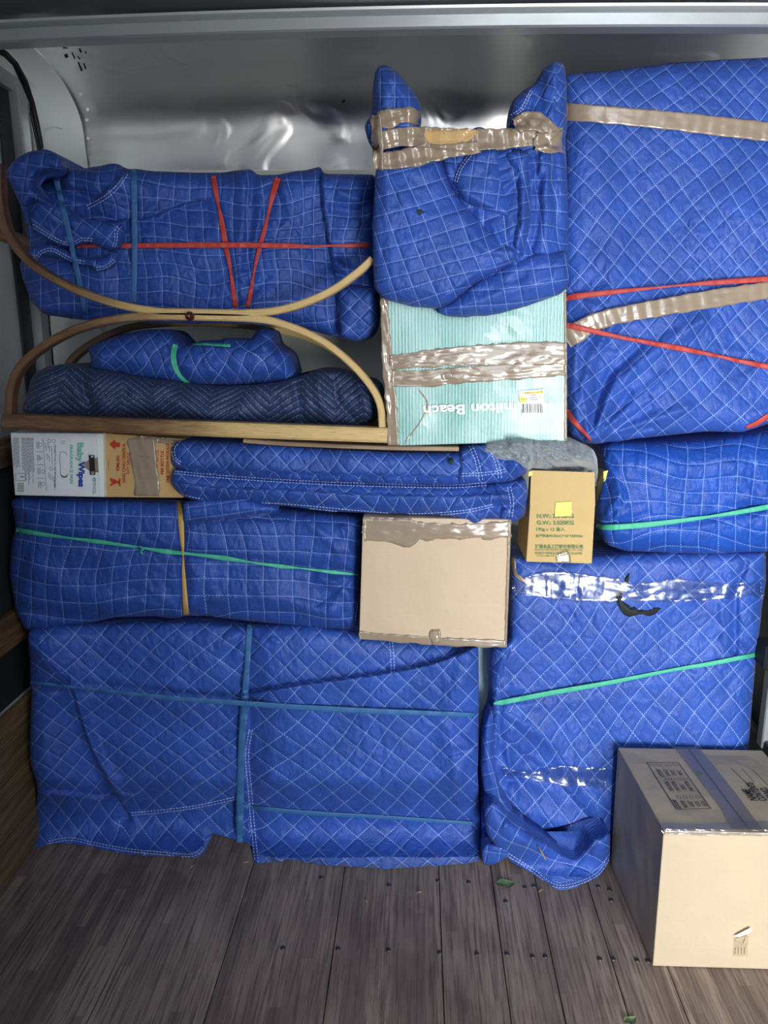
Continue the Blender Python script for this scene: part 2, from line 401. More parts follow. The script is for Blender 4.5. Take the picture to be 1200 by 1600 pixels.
def carton(name, quad, Y, depth, mat, parent=None, seed=1, dent=0.002, mats=None, div=5.0, top_open=False, slant=0.0):
    """cardboard box: front face from four corners (tl,tr,br,bl) at distance Y, real depth, soft edges and light dents"""
    q = [np.array(onY(p[0], p[1], Y)) for p in quad]
    W = np.linalg.norm(q[1] - q[0]); H = np.linalg.norm(q[3] - q[0])
    nu = max(6, int(W / .02)); nv = max(6, int(H / .02)); nw = max(4, int(depth / .03))
    back = np.array([slant, depth, 0.0]); v = []; f = []; uv = []
    def face(o, a, b, c, na, nb, sd, axis):
        n0 = len(v)
        for i in range(nb + 1):
            for k in range(na + 1):
                s_, t_ = k / na, i / nb
                p = (o * (1 - s_) + a * s_) * (1 - t_) + (c * (1 - s_) + b * s_) * t_
                w_ = min(s_, 1 - s_, .12) * min(t_, 1 - t_, .12) / .0144
                d = dent * fbm(np.array(s_ * 3 + sd), np.array(t_ * 3 + sd), seed, 3) * w_
                v.append(p + axis * float(d)); uv.append((s_, t_))
        for i in range(nb):
            for k in range(na):
                a_ = n0 + i * (na + 1) + k; f.append([a_, a_ + 1, a_ + na + 2, a_ + na + 1])
    face(q[0], q[1], q[2], q[3], nu, nv, 0, np.array([0, -1., 0]))
    face(q[1] + back, q[0] + back, q[3] + back, q[2] + back, nu, nv, 5, np.array([0, 1., 0]))
    face(q[1], q[1] + back, q[2] + back, q[2], nw, nv, 9, np.array([1., 0, 0]))
    face(q[0] + back, q[0], q[3], q[3] + back, nw, nv, 13, np.array([-1., 0, 0]))
    if not top_open: face(q[0] + back, q[1] + back, q[1], q[0], nu, nw, 17, np.array([0, 0, 1.]))
    face(q[3], q[2], q[2] + back, q[3] + back, nu, nw, 21, np.array([0, 0, -1.]))
    import bmesh
    o = link(name, v, f, mat, parent, uv=uv, smooth=True, keep=True)
    bm = bmesh.new(); bm.from_mesh(o.data); bmesh.ops.remove_doubles(bm, verts=bm.verts, dist=1e-5)
    bmesh.ops.recalc_face_normals(bm, faces=bm.faces)
    eds = [e for e in bm.edges if len(e.link_faces) == 2 and e.calc_face_angle(0) > .9]
    bmesh.ops.bevel(bm, geom=eds, offset=0.003, segments=2, profile=.6, affect='EDGES')
    bm.to_mesh(o.data); bm.free()
    o.data.polygons.foreach_set('use_smooth', [False] * len(o.data.polygons))
    return o

# ------------------------------------------------------------------ materials
M = {}
def newmat(name):
    m = bpy.data.materials.new(name); m.use_nodes = True; nt = m.node_tree
    return m, nt, nt.nodes['Principled BSDF']
def nd(nt, t, **k):
    n = nt.nodes.new('ShaderNode' + t)
    for a, b in k.items():
        if a.startswith('i_'): n.inputs[a[2:].replace('_', ' ')].default_value = b
        else: setattr(n, a, b)
    return n
def mth(nt, op, a, b=None, c=None):
    n = nt.nodes.new('ShaderNodeMath'); n.operation = op
    for i, x in enumerate((a, b, c)):
        if x is None: continue
        if isinstance(x, (int, float)): n.inputs[i].default_value = x
        else: nt.links.new(x, n.inputs[i])
    return n.outputs[0]
def mixc(nt, fac, a, b, blend='MIX'):
    n = nt.nodes.new('ShaderNodeMix'); n.data_type = 'RGBA'; n.blend_type = blend
    for s_, x in ((0, fac), (6, a), (7, b)):
        if isinstance(x, (int, float, tuple)): n.inputs[s_].default_value = x if not isinstance(x, tuple) else (*x[:3], 1)
        else: nt.links.new(x, n.inputs[s_])
    return n.outputs[2]
def smst(nt, x, a, b):
    n = nd(nt, 'MapRange', interpolation_type='SMOOTHSTEP'); nt.links.new(x, n.inputs[0]); n.inputs[1].default_value = a; n.inputs[2].default_value = b
    return n.outputs[0]
def noise(nt, scale, detail=3, rough=.5, vec=None, stretch=None, dist=0.0, obj=True):
    tc = nd(nt, 'TexCoord'); v = tc.outputs['Object'] if vec is None else vec
    if stretch:
        mp = nd(nt, 'Mapping'); mp.inputs['Scale'].default_value = stretch; nt.links.new(v, mp.inputs[0]); v = mp.outputs[0]
    n = nd(nt, 'TexNoise'); n.inputs['Scale'].default_value = scale; n.inputs['Detail'].default_value = detail; n.inputs['Roughness'].default_value = rough
    n.inputs['Distortion'].default_value = dist; nt.links.new(v, n.inputs['Vector']); return n.outputs['Fac']
def bump(nt, bs, h, dist, strength=1.0, prev=None):
    b = nd(nt, 'Bump'); b.inputs['Distance'].default_value = dist; b.inputs['Strength'].default_value = strength
    nt.links.new(h, b.inputs['Height'])
    if prev is not None: nt.links.new(prev, b.inputs['Normal'])
    nt.links.new(b.outputs[0], bs.inputs['Normal']); return b.outputs[0]
def S(r, g, b):
    f = lambda c: ((c / 255 + .055) / 1.055) ** 2.4 if c > 10 else c / 255 / 12.92
    return (f(r), f(g), f(b))
def plain(name, col, rough=.6, metal=0, var=0.0, scale=20, bmp=0.0, bscale=60, spec=.5, coat=0, stretch=None):
    m, nt, bs = newmat(name); bs.inputs['Roughness'].default_value = rough; bs.inputs['Metallic'].default_value = metal
    bs.inputs['Specular IOR Level'].default_value = spec; bs.inputs['Coat Weight'].default_value = coat; bs.inputs['Coat Roughness'].default_value = .15
    n = noise(nt, scale, 4, .6, stretch=stretch)
    c = mixc(nt, n, tuple(x * (1 - var) for x in col), tuple(min(1, x * (1 + var)) for x in col)); nt.links.new(c, bs.inputs['Base Color'])
    if bmp: bump(nt, bs, noise(nt, bscale, 4, .6, stretch=stretch), bmp)
    M[name] = m; return m

def quilt(name, base, thread, zig=False, lw=.017, thr=0.55, sheen=.03):
    m, nt, bs = newmat(name); L = nt.links
    uvn = nd(nt, 'UVMap', uv_map='UVMap'); sx = nd(nt, 'SeparateXYZ'); L.new(uvn.outputs[0], sx.inputs[0]); u, v = sx.outputs[0], sx.outputs[1]
    if zig:
        v2 = mth(nt, 'ADD', v, mth(nt, 'MULTIPLY', mth(nt, 'PINGPONG', u, 3.6), 0.95))
        dv = mth(nt, 'PINGPONG', v2, .5); lv = mth(nt, 'SUBTRACT', 1, smst(nt, dv, .035, .075))
        dash = mth(nt, 'LESS_THAN', mth(nt, 'FRACT', mth(nt, 'MULTIPLY', u, 2.2)), .72)
        mask = mth(nt, 'MULTIPLY', lv, dash); pil = smst(nt, dv, 0, .4)
    else:
        du = mth(nt, 'PINGPONG', u, .5); dv = mth(nt, 'PINGPONG', v, .5)
        lu = mth(nt, 'SUBTRACT', 1, smst(nt, du, lw * .6, lw * 1.5)); lv = mth(nt, 'SUBTRACT', 1, smst(nt, dv, lw * .6, lw * 1.5))
        a = mth(nt, 'LESS_THAN', mth(nt, 'FRACT', mth(nt, 'MULTIPLY', v, 7.0)), .7); b = mth(nt, 'LESS_THAN', mth(nt, 'FRACT', mth(nt, 'MULTIPLY', u, 7.0)), .7)
        mask = mth(nt, 'MAXIMUM', mth(nt, 'MULTIPLY', lu, a), mth(nt, 'MULTIPLY', lv, b))
        pil = mth(nt, 'MULTIPLY', smst(nt, du, 0, .22), smst(nt, dv, 0, .22))
    wear = noise(nt, 9, 4, .6); fine = noise(nt, 55, 3, .6, stretch=(1, 1, .6), dist=1.2)
    c = mixc(nt, smst(nt, wear, .35, .7), tuple(x * .86 for x in base), tuple(min(1, x * 1.1) for x in base))
    dust = noise(nt, 130, 2, .7); c = mixc(nt, mth(nt, 'MULTIPLY', smst(nt, dust, .66, .8), .16), c, (.45, .5, .6))
    tm = mth(nt, 'MULTIPLY', mth(nt, 'MULTIPLY', mask, thr), mth(nt, 'ADD', .55, mth(nt, 'MULTIPLY', wear, .8)))
    c = mixc(nt, tm, c, thread); L.new(c, bs.inputs['Base Color'])
    bs.inputs['Roughness'].default_value = .52; bs.inputs['Sheen Weight'].default_value = sheen; bs.inputs['Sheen Roughness'].default_value = .5; bs.inputs['Specular IOR Level'].default_value = .35
    p = bump(nt, bs, pil, .0035, .6)
    p = bump(nt, bs, noise(nt, 26, 4, .55, stretch=(1, 1, .7), dist=1.5), .010, .5, p)
    p = bump(nt, bs, fine, .003, .5, p)
    M[name] = m; return m
BLUE = (0.026, 0.084, 0.40)
quilt('quilted_blue', BLUE, (.42, .58, .92))
quilt('quilted_blue_soft', (0.020, 0.070, 0.34), (.38, .52, .9), thr=.6)
quilt('quilted_deep', (0.010, 0.070, 0.40), (.36, .5, .92), thr=.6)
quilt('quilted_navy', (0.022, 0.042, 0.115), (.35, .42, .55), zig=True, thr=.42)
plain('thread', (.45, .58, .95), .6)
plain('binding', (0.018, 0.07, 0.40), .6, var=.1)
plain('dark_inside', (.004, .005, .012), .9)

def cardboard(name, col, flute=True, rough=.65, var=.06, st=(3, 3, 60)):
    m, nt, bs = newmat(name); n1 = noise(nt, 6, 4, .6); n2 = noise(nt, 3, 3, .5, stretch=st); n3 = noise(nt, 180, 2, .7)
    c = mixc(nt, n1, tuple(x * (1 - var) for x in col), tuple(min(1, x * (1 + var)) for x in col))
    c = mixc(nt, mth(nt, 'MULTIPLY', smst(nt, n3, .6, .8), .14), c, tuple(x * .6 for x in col))
    nt.links.new(c, bs.inputs['Base Color']); bs.inputs['Roughness'].default_value = rough; bs.inputs['Specular IOR Level'].default_value = .3
    p = bump(nt, bs, n2, .0015, .35); p = bump(nt, bs, noise(nt, 12, 4, .6), .006, .4, p); M[name] = m
cardboard('cardboard_pink', S(196, 176, 152)); cardboard('cardboard_moving', S(176, 161, 138)); cardboard('cardboard_yellow', S(190, 164, 112))
cardboard('cardboard_soy', S(190, 158, 108)); cardboard('cardboard_white', S(222, 226, 232), rough=.4); cardboard('cardboard_inner', S(150, 120, 84))

def tape(name, col, rough=.22, trans=0.0, bd=.004, wr=28, st=(1, 1, 2.5)):
    m, nt, bs = newmat(name); c = mixc(nt, noise(nt, 14, 3), tuple(x * .86 for x in col), tuple(x * 1.1 for x in col)); nt.links.new(c, bs.inputs['Base Color'])
    bs.inputs['Roughness'].default_value = rough; bs.inputs['Specular IOR Level'].default_value = .7; bs.inputs['Coat Weight'].default_value = .6; bs.inputs['Coat Roughness'].default_value = .08
    bump(nt, bs, noise(nt, wr, 2, .45, stretch=st, dist=.4), bd, .6)
    if trans:
        out = nt.nodes['Material Output']; mx = nd(nt, 'MixShader'); tr = nd(nt, 'BsdfTransparent')
        mx.inputs[0].default_value = 1 - trans; nt.links.new(tr.outputs[0], mx.inputs[1]); nt.links.new(bs.outputs[0], mx.inputs[2]); nt.links.new(mx.outputs[0], out.inputs[0])
        if 'clear' in name:
            gl = nd(nt, 'BsdfGlossy'); gl.inputs['Roughness'].default_value = .16; gl.inputs['Color'].default_value = (.9, .95, 1, 1)
            for l in list(nt.links):
                if l.to_socket == mx.inputs[2]: nt.links.remove(l)
            nt.links.new(gl.outputs[0], mx.inputs[2]); nt.links.new(bs.inputs['Normal'].links[0].from_socket, gl.inputs['Normal'])
    M[name] = m
tape('brown_tape', S(150, 134, 116), bd=.0025, wr=14); tape('brown_film', S(158, 142, 124), .2, 0.12, .005, 14, (1, 1, 4))
tape('clear_tape', (.6, .7, .9), .12, .86, .006, 9, (2.5, 1, 1)); tape('clear_film', (.8, .8, .8), .12, .8, .006, 30)
tape('seam_tape', S(112, 112, 134), .25, .5, .002, 20)
plain('red_band', S(176, 60, 54), .5, var=.12, scale=30, bmp=.001, bscale=300)
plain('green_band', S(70, 176, 146), .5, var=.12, scale=30, bmp=.001, bscale=300)
plain('blue_band', S(52, 104, 160), .5, var=.1, scale=30, bmp=.001, bscale=300)
plain('yellow_band', S(196, 164, 96), .5, var=.12, scale=30, bmp=.001, bscale=300)
plain('yellow_tape', S(240, 224, 40), .35, var=.08, scale=60, bmp=.002, bscale=80)
plain('white_print', S(240, 248, 246), .5); plain('red_print', S(176, 44, 28), .6); plain('green_print', S(84, 122, 72), .6)
plain('teal_print', S(104, 190, 172), .5); plain('blue_print', S(34, 72, 156), .5); plain('grey_print', S(112, 118, 140), .6)
plain('black_print', S(26, 24, 26), .6); plain('label_paper', S(226, 236, 232), .4); plain('leaf', S(98, 122, 78), .6, var=.3, scale=60)
plain('straw', S(150, 136, 84), .7, var=.3, scale=60); plain('soot', S(20, 18, 22), .8, var=.4, scale=90); plain('torn_lining', S(40, 60, 66), .9, var=.5, scale=200, bmp=.004, bscale=260)

def felt():
    m, nt, bs = newmat('grey_felt'); n = noise(nt, 160, 3, .8); w = noise(nt, 330, 2, .7)
    c = mixc(nt, smst(nt, n, .3, .7), S(84, 94, 106), S(150, 160, 168)); nt.links.new(c, bs.inputs['Base Color']); bs.inputs['Roughness'].default_value = .95; bs.inputs['Sheen Weight'].default_value = .4
    p = bump(nt, bs, w, .0015, .5); bump(nt, bs, noise(nt, 25, 4, .6), .006, .5, p); M['grey_felt'] = m
felt()
def teal():
    m, nt, bs = newmat('teal_card'); uvn = nd(nt, 'TexCoord'); sx = nd(nt, 'SeparateXYZ'); nt.links.new(uvn.outputs['Object'], sx.inputs[0])
    ph = mth(nt, 'ADD', mth(nt, 'MULTIPLY', sx.outputs[0], 118), mth(nt, 'MULTIPLY', sx.outputs[2], 2.0))
    rib = mth(nt, 'PINGPONG', ph, .5); big = noise(nt, 5, 3, .6, stretch=(1, 1, .5)); fine = noise(nt, 4, 2, .5, stretch=(40, 1, 1))
    c = mixc(nt, smst(nt, big, .35, .65), S(122, 180, 174), S(160, 204, 202))
    c = mixc(nt, mth(nt, 'MULTIPLY', smst(nt, rib, .34, .46), mth(nt, 'MULTIPLY', fine, 1.0)), c, S(226, 246, 244))  # pale rib lines: glints on the corrugations, painted into the colour
    nt.links.new(c, bs.inputs['Base Color']); bs.inputs['Roughness'].default_value = .42; bs.inputs['Coat Weight'].default_value = .25; bs.inputs['Coat Roughness'].default_value = .2
    p = bump(nt, bs, smst(nt, rib, .1, .4), .0018, .8); bump(nt, bs, noise(nt, 10, 5, .6, dist=2), .010, .6, p); M['teal_card'] = m
teal()
def wood(name, dark, light, st=(1.2, 40, 40), uv=True, rough=.4, lo=.35, hi=.7, worn_lit=None):
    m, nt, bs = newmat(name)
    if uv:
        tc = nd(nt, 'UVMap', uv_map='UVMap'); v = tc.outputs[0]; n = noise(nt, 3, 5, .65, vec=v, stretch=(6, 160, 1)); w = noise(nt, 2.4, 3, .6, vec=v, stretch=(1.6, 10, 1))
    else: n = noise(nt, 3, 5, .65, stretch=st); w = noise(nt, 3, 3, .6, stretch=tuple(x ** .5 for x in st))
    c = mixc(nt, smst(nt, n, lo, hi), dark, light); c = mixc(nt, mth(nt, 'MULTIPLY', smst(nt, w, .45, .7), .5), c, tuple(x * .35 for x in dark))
    if worn_lit:
        sx = nd(nt, 'SeparateXYZ'); nt.links.new(v, sx.inputs[0]); k = smst(nt, mth(nt, 'ADD', sx.outputs[0], mth(nt, 'MULTIPLY', w, .5)), .65, 1.05)  # golden end: partly worn finish, partly light falloff painted into the colour
        c2 = mixc(nt, smst(nt, n, .25, .6), tuple(x * .55 for x in worn_lit), worn_lit); c = mixc(nt, mth(nt, 'MULTIPLY', k, .9), c, c2)
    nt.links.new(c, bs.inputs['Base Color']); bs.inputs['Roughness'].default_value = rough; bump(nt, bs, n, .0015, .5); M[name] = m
wood('bentwood', S(84, 56, 38), S(134, 98, 66), worn_lit=S(214, 184, 124)); wood('slat_wood', S(88, 64, 44), S(132, 100, 70), st=(40, 1.5, 40), uv=False, rough=.7)
wood('kick_board', S(84, 66, 46), S(128, 104, 74), st=(30, 1.2, 30), uv=False, rough=.7); wood('thin_board', S(130, 108, 84), S(170, 146, 118), st=(1, 30, 30), uv=False, rough=.6)
plain('knob_wood', S(70, 24, 18), .25, coat=.5); plain('pale_panel', S(150, 176, 186), .5, var=.06, scale=8); plain('black_plastic', S(14, 14, 16), .45)
plain('black_strap', S(20, 20, 22), .7); plain('bolt_steel', S(84, 82, 80), .45, .8, var=.3, scale=80)

def metal(name, col, rough, rv=.15, dents=0.0, dscale=7, scratch=.3, metallic=1.0, bscale=2.5, bwave=.0):
    m, nt, bs = newmat(name); bs.inputs['Metallic'].default_value = metallic
    a = noise(nt, bscale, 3, .5); b = noise(nt, 4, 4, .7, stretch=(1, 1, 30)); s2 = noise(nt, 3, 4, .7, stretch=(30, 1, 1))
    c = mixc(nt, a, tuple(x * .88 for x in col), tuple(min(1, x * 1.08) for x in col)); c = mixc(nt, mth(nt, 'MULTIPLY', smst(nt, b, .6, .75), scratch), c, tuple(min(1, x * 1.25) for x in col))
    nt.links.new(c, bs.inputs['Base Color']); r = mth(nt, 'ADD', rough - rv / 2, mth(nt, 'MULTIPLY', mth(nt, 'ADD', mth(nt, 'MULTIPLY', a, .6), mth(nt, 'MULTIPLY', s2, .4)), rv)); nt.links.new(r, bs.inputs['Roughness'])
    p = None
    if dents:
        d = smst(nt, noise(nt, dscale, 2, .4, dist=.8), .52, .74); p = bump(nt, bs, d, dents, 1.0)
    if bwave: p = bump(nt, bs, noise(nt, 2.2, 2, .4, stretch=(1, 1, 1)), bwave, 1.0, p)
    bump(nt, bs, b, .0006, .4, p); M[name] = m
metal('nose_metal', (.92, .92, .91), .40, .12, .0045, 6, .35)
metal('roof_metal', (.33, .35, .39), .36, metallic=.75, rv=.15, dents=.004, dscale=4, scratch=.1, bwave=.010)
metal('bow_metal', (.50, .54, .56), .42, .1, 0, 5, .2, metallic=.6)
metal('side_metal', (.80, .83, .84), .42, .15, .004, 6, .2, metallic=.55)
plain('nose_paint', S(232, 236, 226), .45, var=.06, scale=5, bmp=.002, bscale=8); plain('filler_panel', S(244, 250, 250), .4, var=.04, scale=4, bmp=.006, bscale=4)
plain('dark_wall', S(34, 40, 42), .6, var=.25, scale=4); plain('grey_green_wall', S(64, 76, 74), .5, var=.15, scale=4); plain('track_metal', S(92, 104, 122), .45, .5, var=.15)

def floormat():
    m, nt, bs = newmat('truck_floor'); tc = nd(nt, 'TexCoord'); sx = nd(nt, 'SeparateXYZ'); nt.links.new(tc.outputs['Object'], sx.inputs[0])
    st = mth(nt, 'FLOOR', mth(nt, 'MULTIPLY', sx.outputs[0], 34)); wn = nd(nt, 'TexWhiteNoise', noise_dimensions='2D'); cx = nd(nt, 'CombineXYZ'); nt.links.new(st, cx.inputs[0])
    nt.links.new(mth(nt, 'FLOOR', mth(nt, 'ADD', mth(nt, 'MULTIPLY', sx.outputs[1], 1.7), mth(nt, 'MULTIPLY', st, .37))), cx.inputs[1]); nt.links.new(cx.outputs[0], wn.inputs[0])
    g = noise(nt, 5, 5, .65, stretch=(30, 1.2, 1)); big = noise(nt, 1.6, 4, .6); sc = noise(nt, 8, 4, .75, stretch=(5, 1, 1))
    c = mixc(nt, wn.outputs[0], S(118, 104, 97), S(156, 140, 128)); c = mixc(nt, smst(nt, g, .3, .6), tuple(x * .8 for x in S(104, 90, 84)), c)
    c = mixc(nt, mth(nt, 'MULTIPLY', smst(nt, big, .4, .65), .55), c, S(62, 48, 46)); c = mixc(nt, mth(nt, 'MULTIPLY', smst(nt, sc, .6, .78), .4), c, S(158, 146, 124))
    nt.links.new(c, bs.inputs['Base Color']); bs.inputs['Roughness'].default_value = .62; bs.inputs['Specular IOR Level'].default_value = .3
    bump(nt, bs, g, .001, .4); M['truck_floor'] = m
floormat()

# ------------------------------------------------------------------ the truck body
XL, XR, YN, ZR = -1.236, 1.15, 2.75, 2.42     # left wall, right wall, nose wall, roof
def structure(o): o['kind'] = 'structure'; return o
# floor of separate boards with open seams
b = MB(); seams = [-1.30, -1.06, -.78, -.50, -.215, .075, .235, .365, .52, .66, .95, 1.24]
for i in range(len(seams) - 1): b.box(seams[i] + .0012, seams[i + 1] - .0012, -1.4, YN + .05, -.04, 0, .0012)
b.box(-1.3, 1.3, -1.4, YN + .05, -.06, -.03, m=0)
structure(b.build('floor', M['truck_floor']))
# nose wall: flat below, coved into the roof
def nose_profile(yn, z0):
    ZC = 2.235; yc = yn - .17 * (ZC - 2.125); pr = [(yn, z) for z in np.linspace(z0, 2.12, 8)] if z0 < 2.12 else []
    pr += [(yn - .17 * (z - 2.125), z) for z in np.linspace(2.125, ZC - .006, 10)]
    for a in np.linspace(.05, math.pi / 2, 30): pr.append((yc - .40 * (1 - math.cos(a)) ** 1.15, ZC + (ZR - ZC) * math.sin(a)))
    return pr
def coved(x0, x1, nx, dent=0.0, seed=3, R=.42, yn=YN, off=0.0):
    pr = []
    pr = nose_profile(yn, 2.125)
    v = []; f = []; xs = np.linspace(x0, x1, nx)
    for (y, z) in pr:
        d = dent * fbm(xs * 2.2, xs * 0 + z * 2.5, seed, 3) + dent * .35 * np.maximum(0, fbm(xs * 9, xs * 0 + z * 9, seed + 5, 2) - .45)
        for x, dd in zip(xs, d): v.append((x, y + dd * (1 if z < ZR - .02 else .1), z))
    for i in range(len(pr) - 1):
        for k in range(nx - 1): a = i * nx + k; f.append([a, a + nx, a + nx + 1, a + 1])
    return v, f
v, f = coved(-1.14, 1.09, 200, .009)
wall_front = structure(link('wall_front', v, f, M['nose_metal'], keep=True))
for pts in ([(102, 85, 5), (105, 90, 5)], [(112, 82, 1.5), (117, 92, 2)], [(122, 97, 2), (128, 111, 3)], [(131, 99, 2), (134, 108, 2)], [(124, 76, 3), (127, 82, 3)], [(133, 80, 1.5), (135, 84, 1.5)], [(121, 88, 1.5), (125, 93, 1.5)], [(98, 75, 1.5), (106, 75.5, 1)], [(535, 160, 3), (539, 157, 3)]):
    ribbon('black_fleck', pts, 2, [wall_front], M['soot'], wall_front, nx=2, taut=0, off=.002, sp=1.5)
b = MB(); b.box(XL, XR, YN, YN + .03, 0, 2.13); structure(b.build('wall_front_lower', M['nose_paint']))
b = MB(); b.box(XL - .03, XR + .03, YN + .05, YN + .08, 0, 2.5); b.box(XL - .03, XR + .03, -.3, YN + .08, 2.47, 2.5); structure(b.build('wall_outer_shell', M['side_metal']))
b = MB(); b.box(-1.14, XR - .04, YN - .012, YN - .001, 2.118, 2.142, .003); structure(b.build('trim_1', M['nose_paint']))
# roof panel ahead of the cove and back over the camera
v = []; f = []; nx, ny = 60, 90
for j in range(ny):
    for i in range(nx):
        x = XL + (XR - XL) * i / (nx - 1); y = -.3 + (2.36 + .3) * j / (ny - 1)
        v.append((x, y, ZR + .012 * float(fbm(np.array(x * 1.7), np.array(y * 2.1), 8, 2)) * (1 - min(1, max(0, y - 2.1) / .2))))
for j in range(ny - 1):
    for i in range(nx - 1): a = j * nx + i; f.append([a, a + nx, a + nx + 1, a + 1])
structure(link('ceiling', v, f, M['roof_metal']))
# roof bow: folded hat rail
def arcx(x): return -.018 * (x / 1.2) ** 2
def rail(name, prof, mat, y0, z0):
    v = []; f = []; n = 50; m = len(prof)
    for i in range(n):
        x = XL + (XR - XL) * i / (n - 1)
        for (dy, dz) in prof: v.append((x, y0 + dy, z0 + dz + arcx(x)))
    for i in range(n - 1):
        for k in range(m): a = i * m + k; c_ = i * m + (k + 1) % m; f.append([a, c_, c_ + m, a + m])
    f += [list(range(m)), [(n - 1) * m + k for k in range(m)][::-1]]
    o = link(name, v, f, mat, smooth=False)
    return structure(o)
rail('trim_2', [(0, 0), (-.006, .004), (-.006, .030), (0, .034), (-.02, .040), (-.022, .046), (-.002, .052), (.02, .056), (.07, .056), (.07, .034), (.05, .034), (.05, .004), (.045, 0)], M['bow_metal'], 2.18, 2.361)
# side walls
b = MB(); b.box(XL - .03, XL, -.3, YN + .1, 0, ZR + .02); structure(b.build('wall_left', M['side_metal']))
b = MB(); b.box(XR, XR + .03, -.3, YN + .1, 0, ZR + .02); structure(b.build('wall_right', M['grey_green_wall']))
# light filler panels in the nose corners, their edge follows the cove
def filler(name, x0, x1, mat):
    v = []; f = []; R = .42; pts = []
    pts = [(y - .004, z - .003) for y, z in nose_profile(YN, 1.3)]
    for (y, z) in pts: v += [(x0, y, z), (x1, y - .11 if True else y, z)]
    for i in range(len(pts) - 1): a = 2 * i; f.append([a, a + 1, a + 3, a + 2])
    n = len(v)
    for (y, z) in pts: v += [(x1, y - .11, z), (x1 - .02 if x1 < 0 else x1 + .02, 2.54 if x1 < 0 and y > 2.65 else 2.28, z)]
    for i in range(len(pts) - 1): a = n + 2 * i; f.append([a, a + 1, a + 3, a + 2])
    return structure(link(name, v, f, mat))
filler('trim_3', -1.125, -1.19, M['filler_panel']); filler('trim_4', 1.075, 1.12, M['filler_panel'])
b = MB()
for i in range(14): pass
b = MB(); b.box(XL + .001, XL + .035, 2.455, 2.51, 1.3, 2.33, .004); b.box(XL + .001, XL + .03, 1.3, 2.52, 2.31, 2.36, .004); structure(b.build('trim_5', M['bow_metal']))
b = MB(); b.box(XL + .001, XL + .035, 1.56, 1.60, 1.62, ZR, .004); structure(b.build('trim_6', M['bow_metal']))
b = MB(); b.box(XL + .001, XL + .008, 2.385, 2.45, 1.3, 2.31); structure(b.build('trim_16', M['dark_wall']))
b = MB(); b.box(XR - .035, XR - .001, 2.30, 2.34, .3, ZR, .004); structure(b.build('trim_7', M['bow_metal']))
b = MB(); b.box(XL + .0005, XL + .0035, -.2, 2.7, .51, 1.29); structure(b.build('trim_8', M['dark_wall']))
# unseen panels added behind the camera to block light from the left side
b = MB(); b.box(XL, -.25, -.36, -.31, 0, ZR, .004); b.box(-.245, .50, -.36, -.31, 0, 1.62, .004); structure(b.build('light_blocker_1', M['dark_wall']))
# timber on the left wall
for n_, (z0, z1) in enumerate(((.004, .135), (.139, .30), (.304, .50))):
    b = MB(); b.box(XL + .001, XL + .022, -.2, 2.6, z0, z1, .003); structure(b.build('trim_%d' % (9 + n_), M['kick_board']))
b = MB(); b.box(XL + .005, XL + .024, -.2, 2.6, .685, .79, .002); structure(b.build('trim_12', M['slat_wood']))
b = MB(); b.box(XL + .005, XL + .03, 1.2, 2.6, 1.225, 1.31, .002); structure(b.build('trim_13', M['slat_wood']))
b = MB(); b.box(XR - .03, XR - .001, -.2, 2.7, .004, .33, .006); structure(b.build('trim_14', M['grey_green_wall']))
# slotted cargo rail low on the left wall
b = MB(); y0 = 1.3
while y0 < 1.93:
    b.box(XL + .026, XL + .034, y0, y0 + .022, .50, .62); y0 += .05
b.box(XL + .026, XL + .036, 1.3, 1.97, .495, .523, .002); b.box(XL + .026, XL + .036, 1.3, 1.97, .597, .625, .002); b.box(XL + .022, XL + .027, 1.3, 1.97, .50, .62)
b.box(XL + .026, XL + .036, 1.84, 1.862, .6, 1.1, .002)
structure(b.build('trim_15', M['track_metal']))
# wiring down the left corner
def wpt(px, py, x=-1.17): 
    d = rays(px, py); return _C + d * ((x - 0) / d[0])
t = tag(empty('wiring_loom', (XL + .04, 2.2, 1.9)), 'black taped electric cable hanging down the left corner of the truck wall', 'cable')
cp = [wpt(-10, 75), wpt(8, 84), wpt(24, 100), wpt(38, 128), wpt(50, 160), wpt(57, 190), wpt(62, 215), wpt(66, 240), wpt(70, 270)]
b = MB(); b.tube(cp, [.008, .009, .009, .011, .008, .008, .008, .007, .007], 10); b.build('cable', M['black_plastic'], t, True)
cp2 = [wpt(48, 150), wpt(49, 180), wpt(54, 205), wpt(60, 232), wpt(64, 262)]
b = MB(); b.tube(cp2, .004, 8); b.build('cable', M['black_plastic'], t, True)
b = MB(); b.tube([wpt(66, 245, -1.165), wpt(67, 222, -1.165), wpt(72, 202, -1.165), wpt(85, 199, -1.165), wpt(96, 201, -1.165)], .0018, 6); b.build('earth_wire', M['white_print'], t, True)
# rivets and holes of the nose sheet
for k, (px, py) in enumerate([(127, 148), (138, 217), (136, 188), (137, 172)]):
    p = onY(px, py, float(np.nan_to_num(cast([px + 4.0], [py], [wall_front])[0][0], nan=2.74)) - .001); b = MB(); b.tube([(p[0], p[1] - .001, p[2]), (p[0], p[1] - .006, p[2])], [.007, .005], 10)
    tag(b.build('rivet', M['filler_panel'], None, True), 'small bright rivet in the left edge of the metal nose wall', 'rivet', 'rivets along the left edge of the nose sheet')

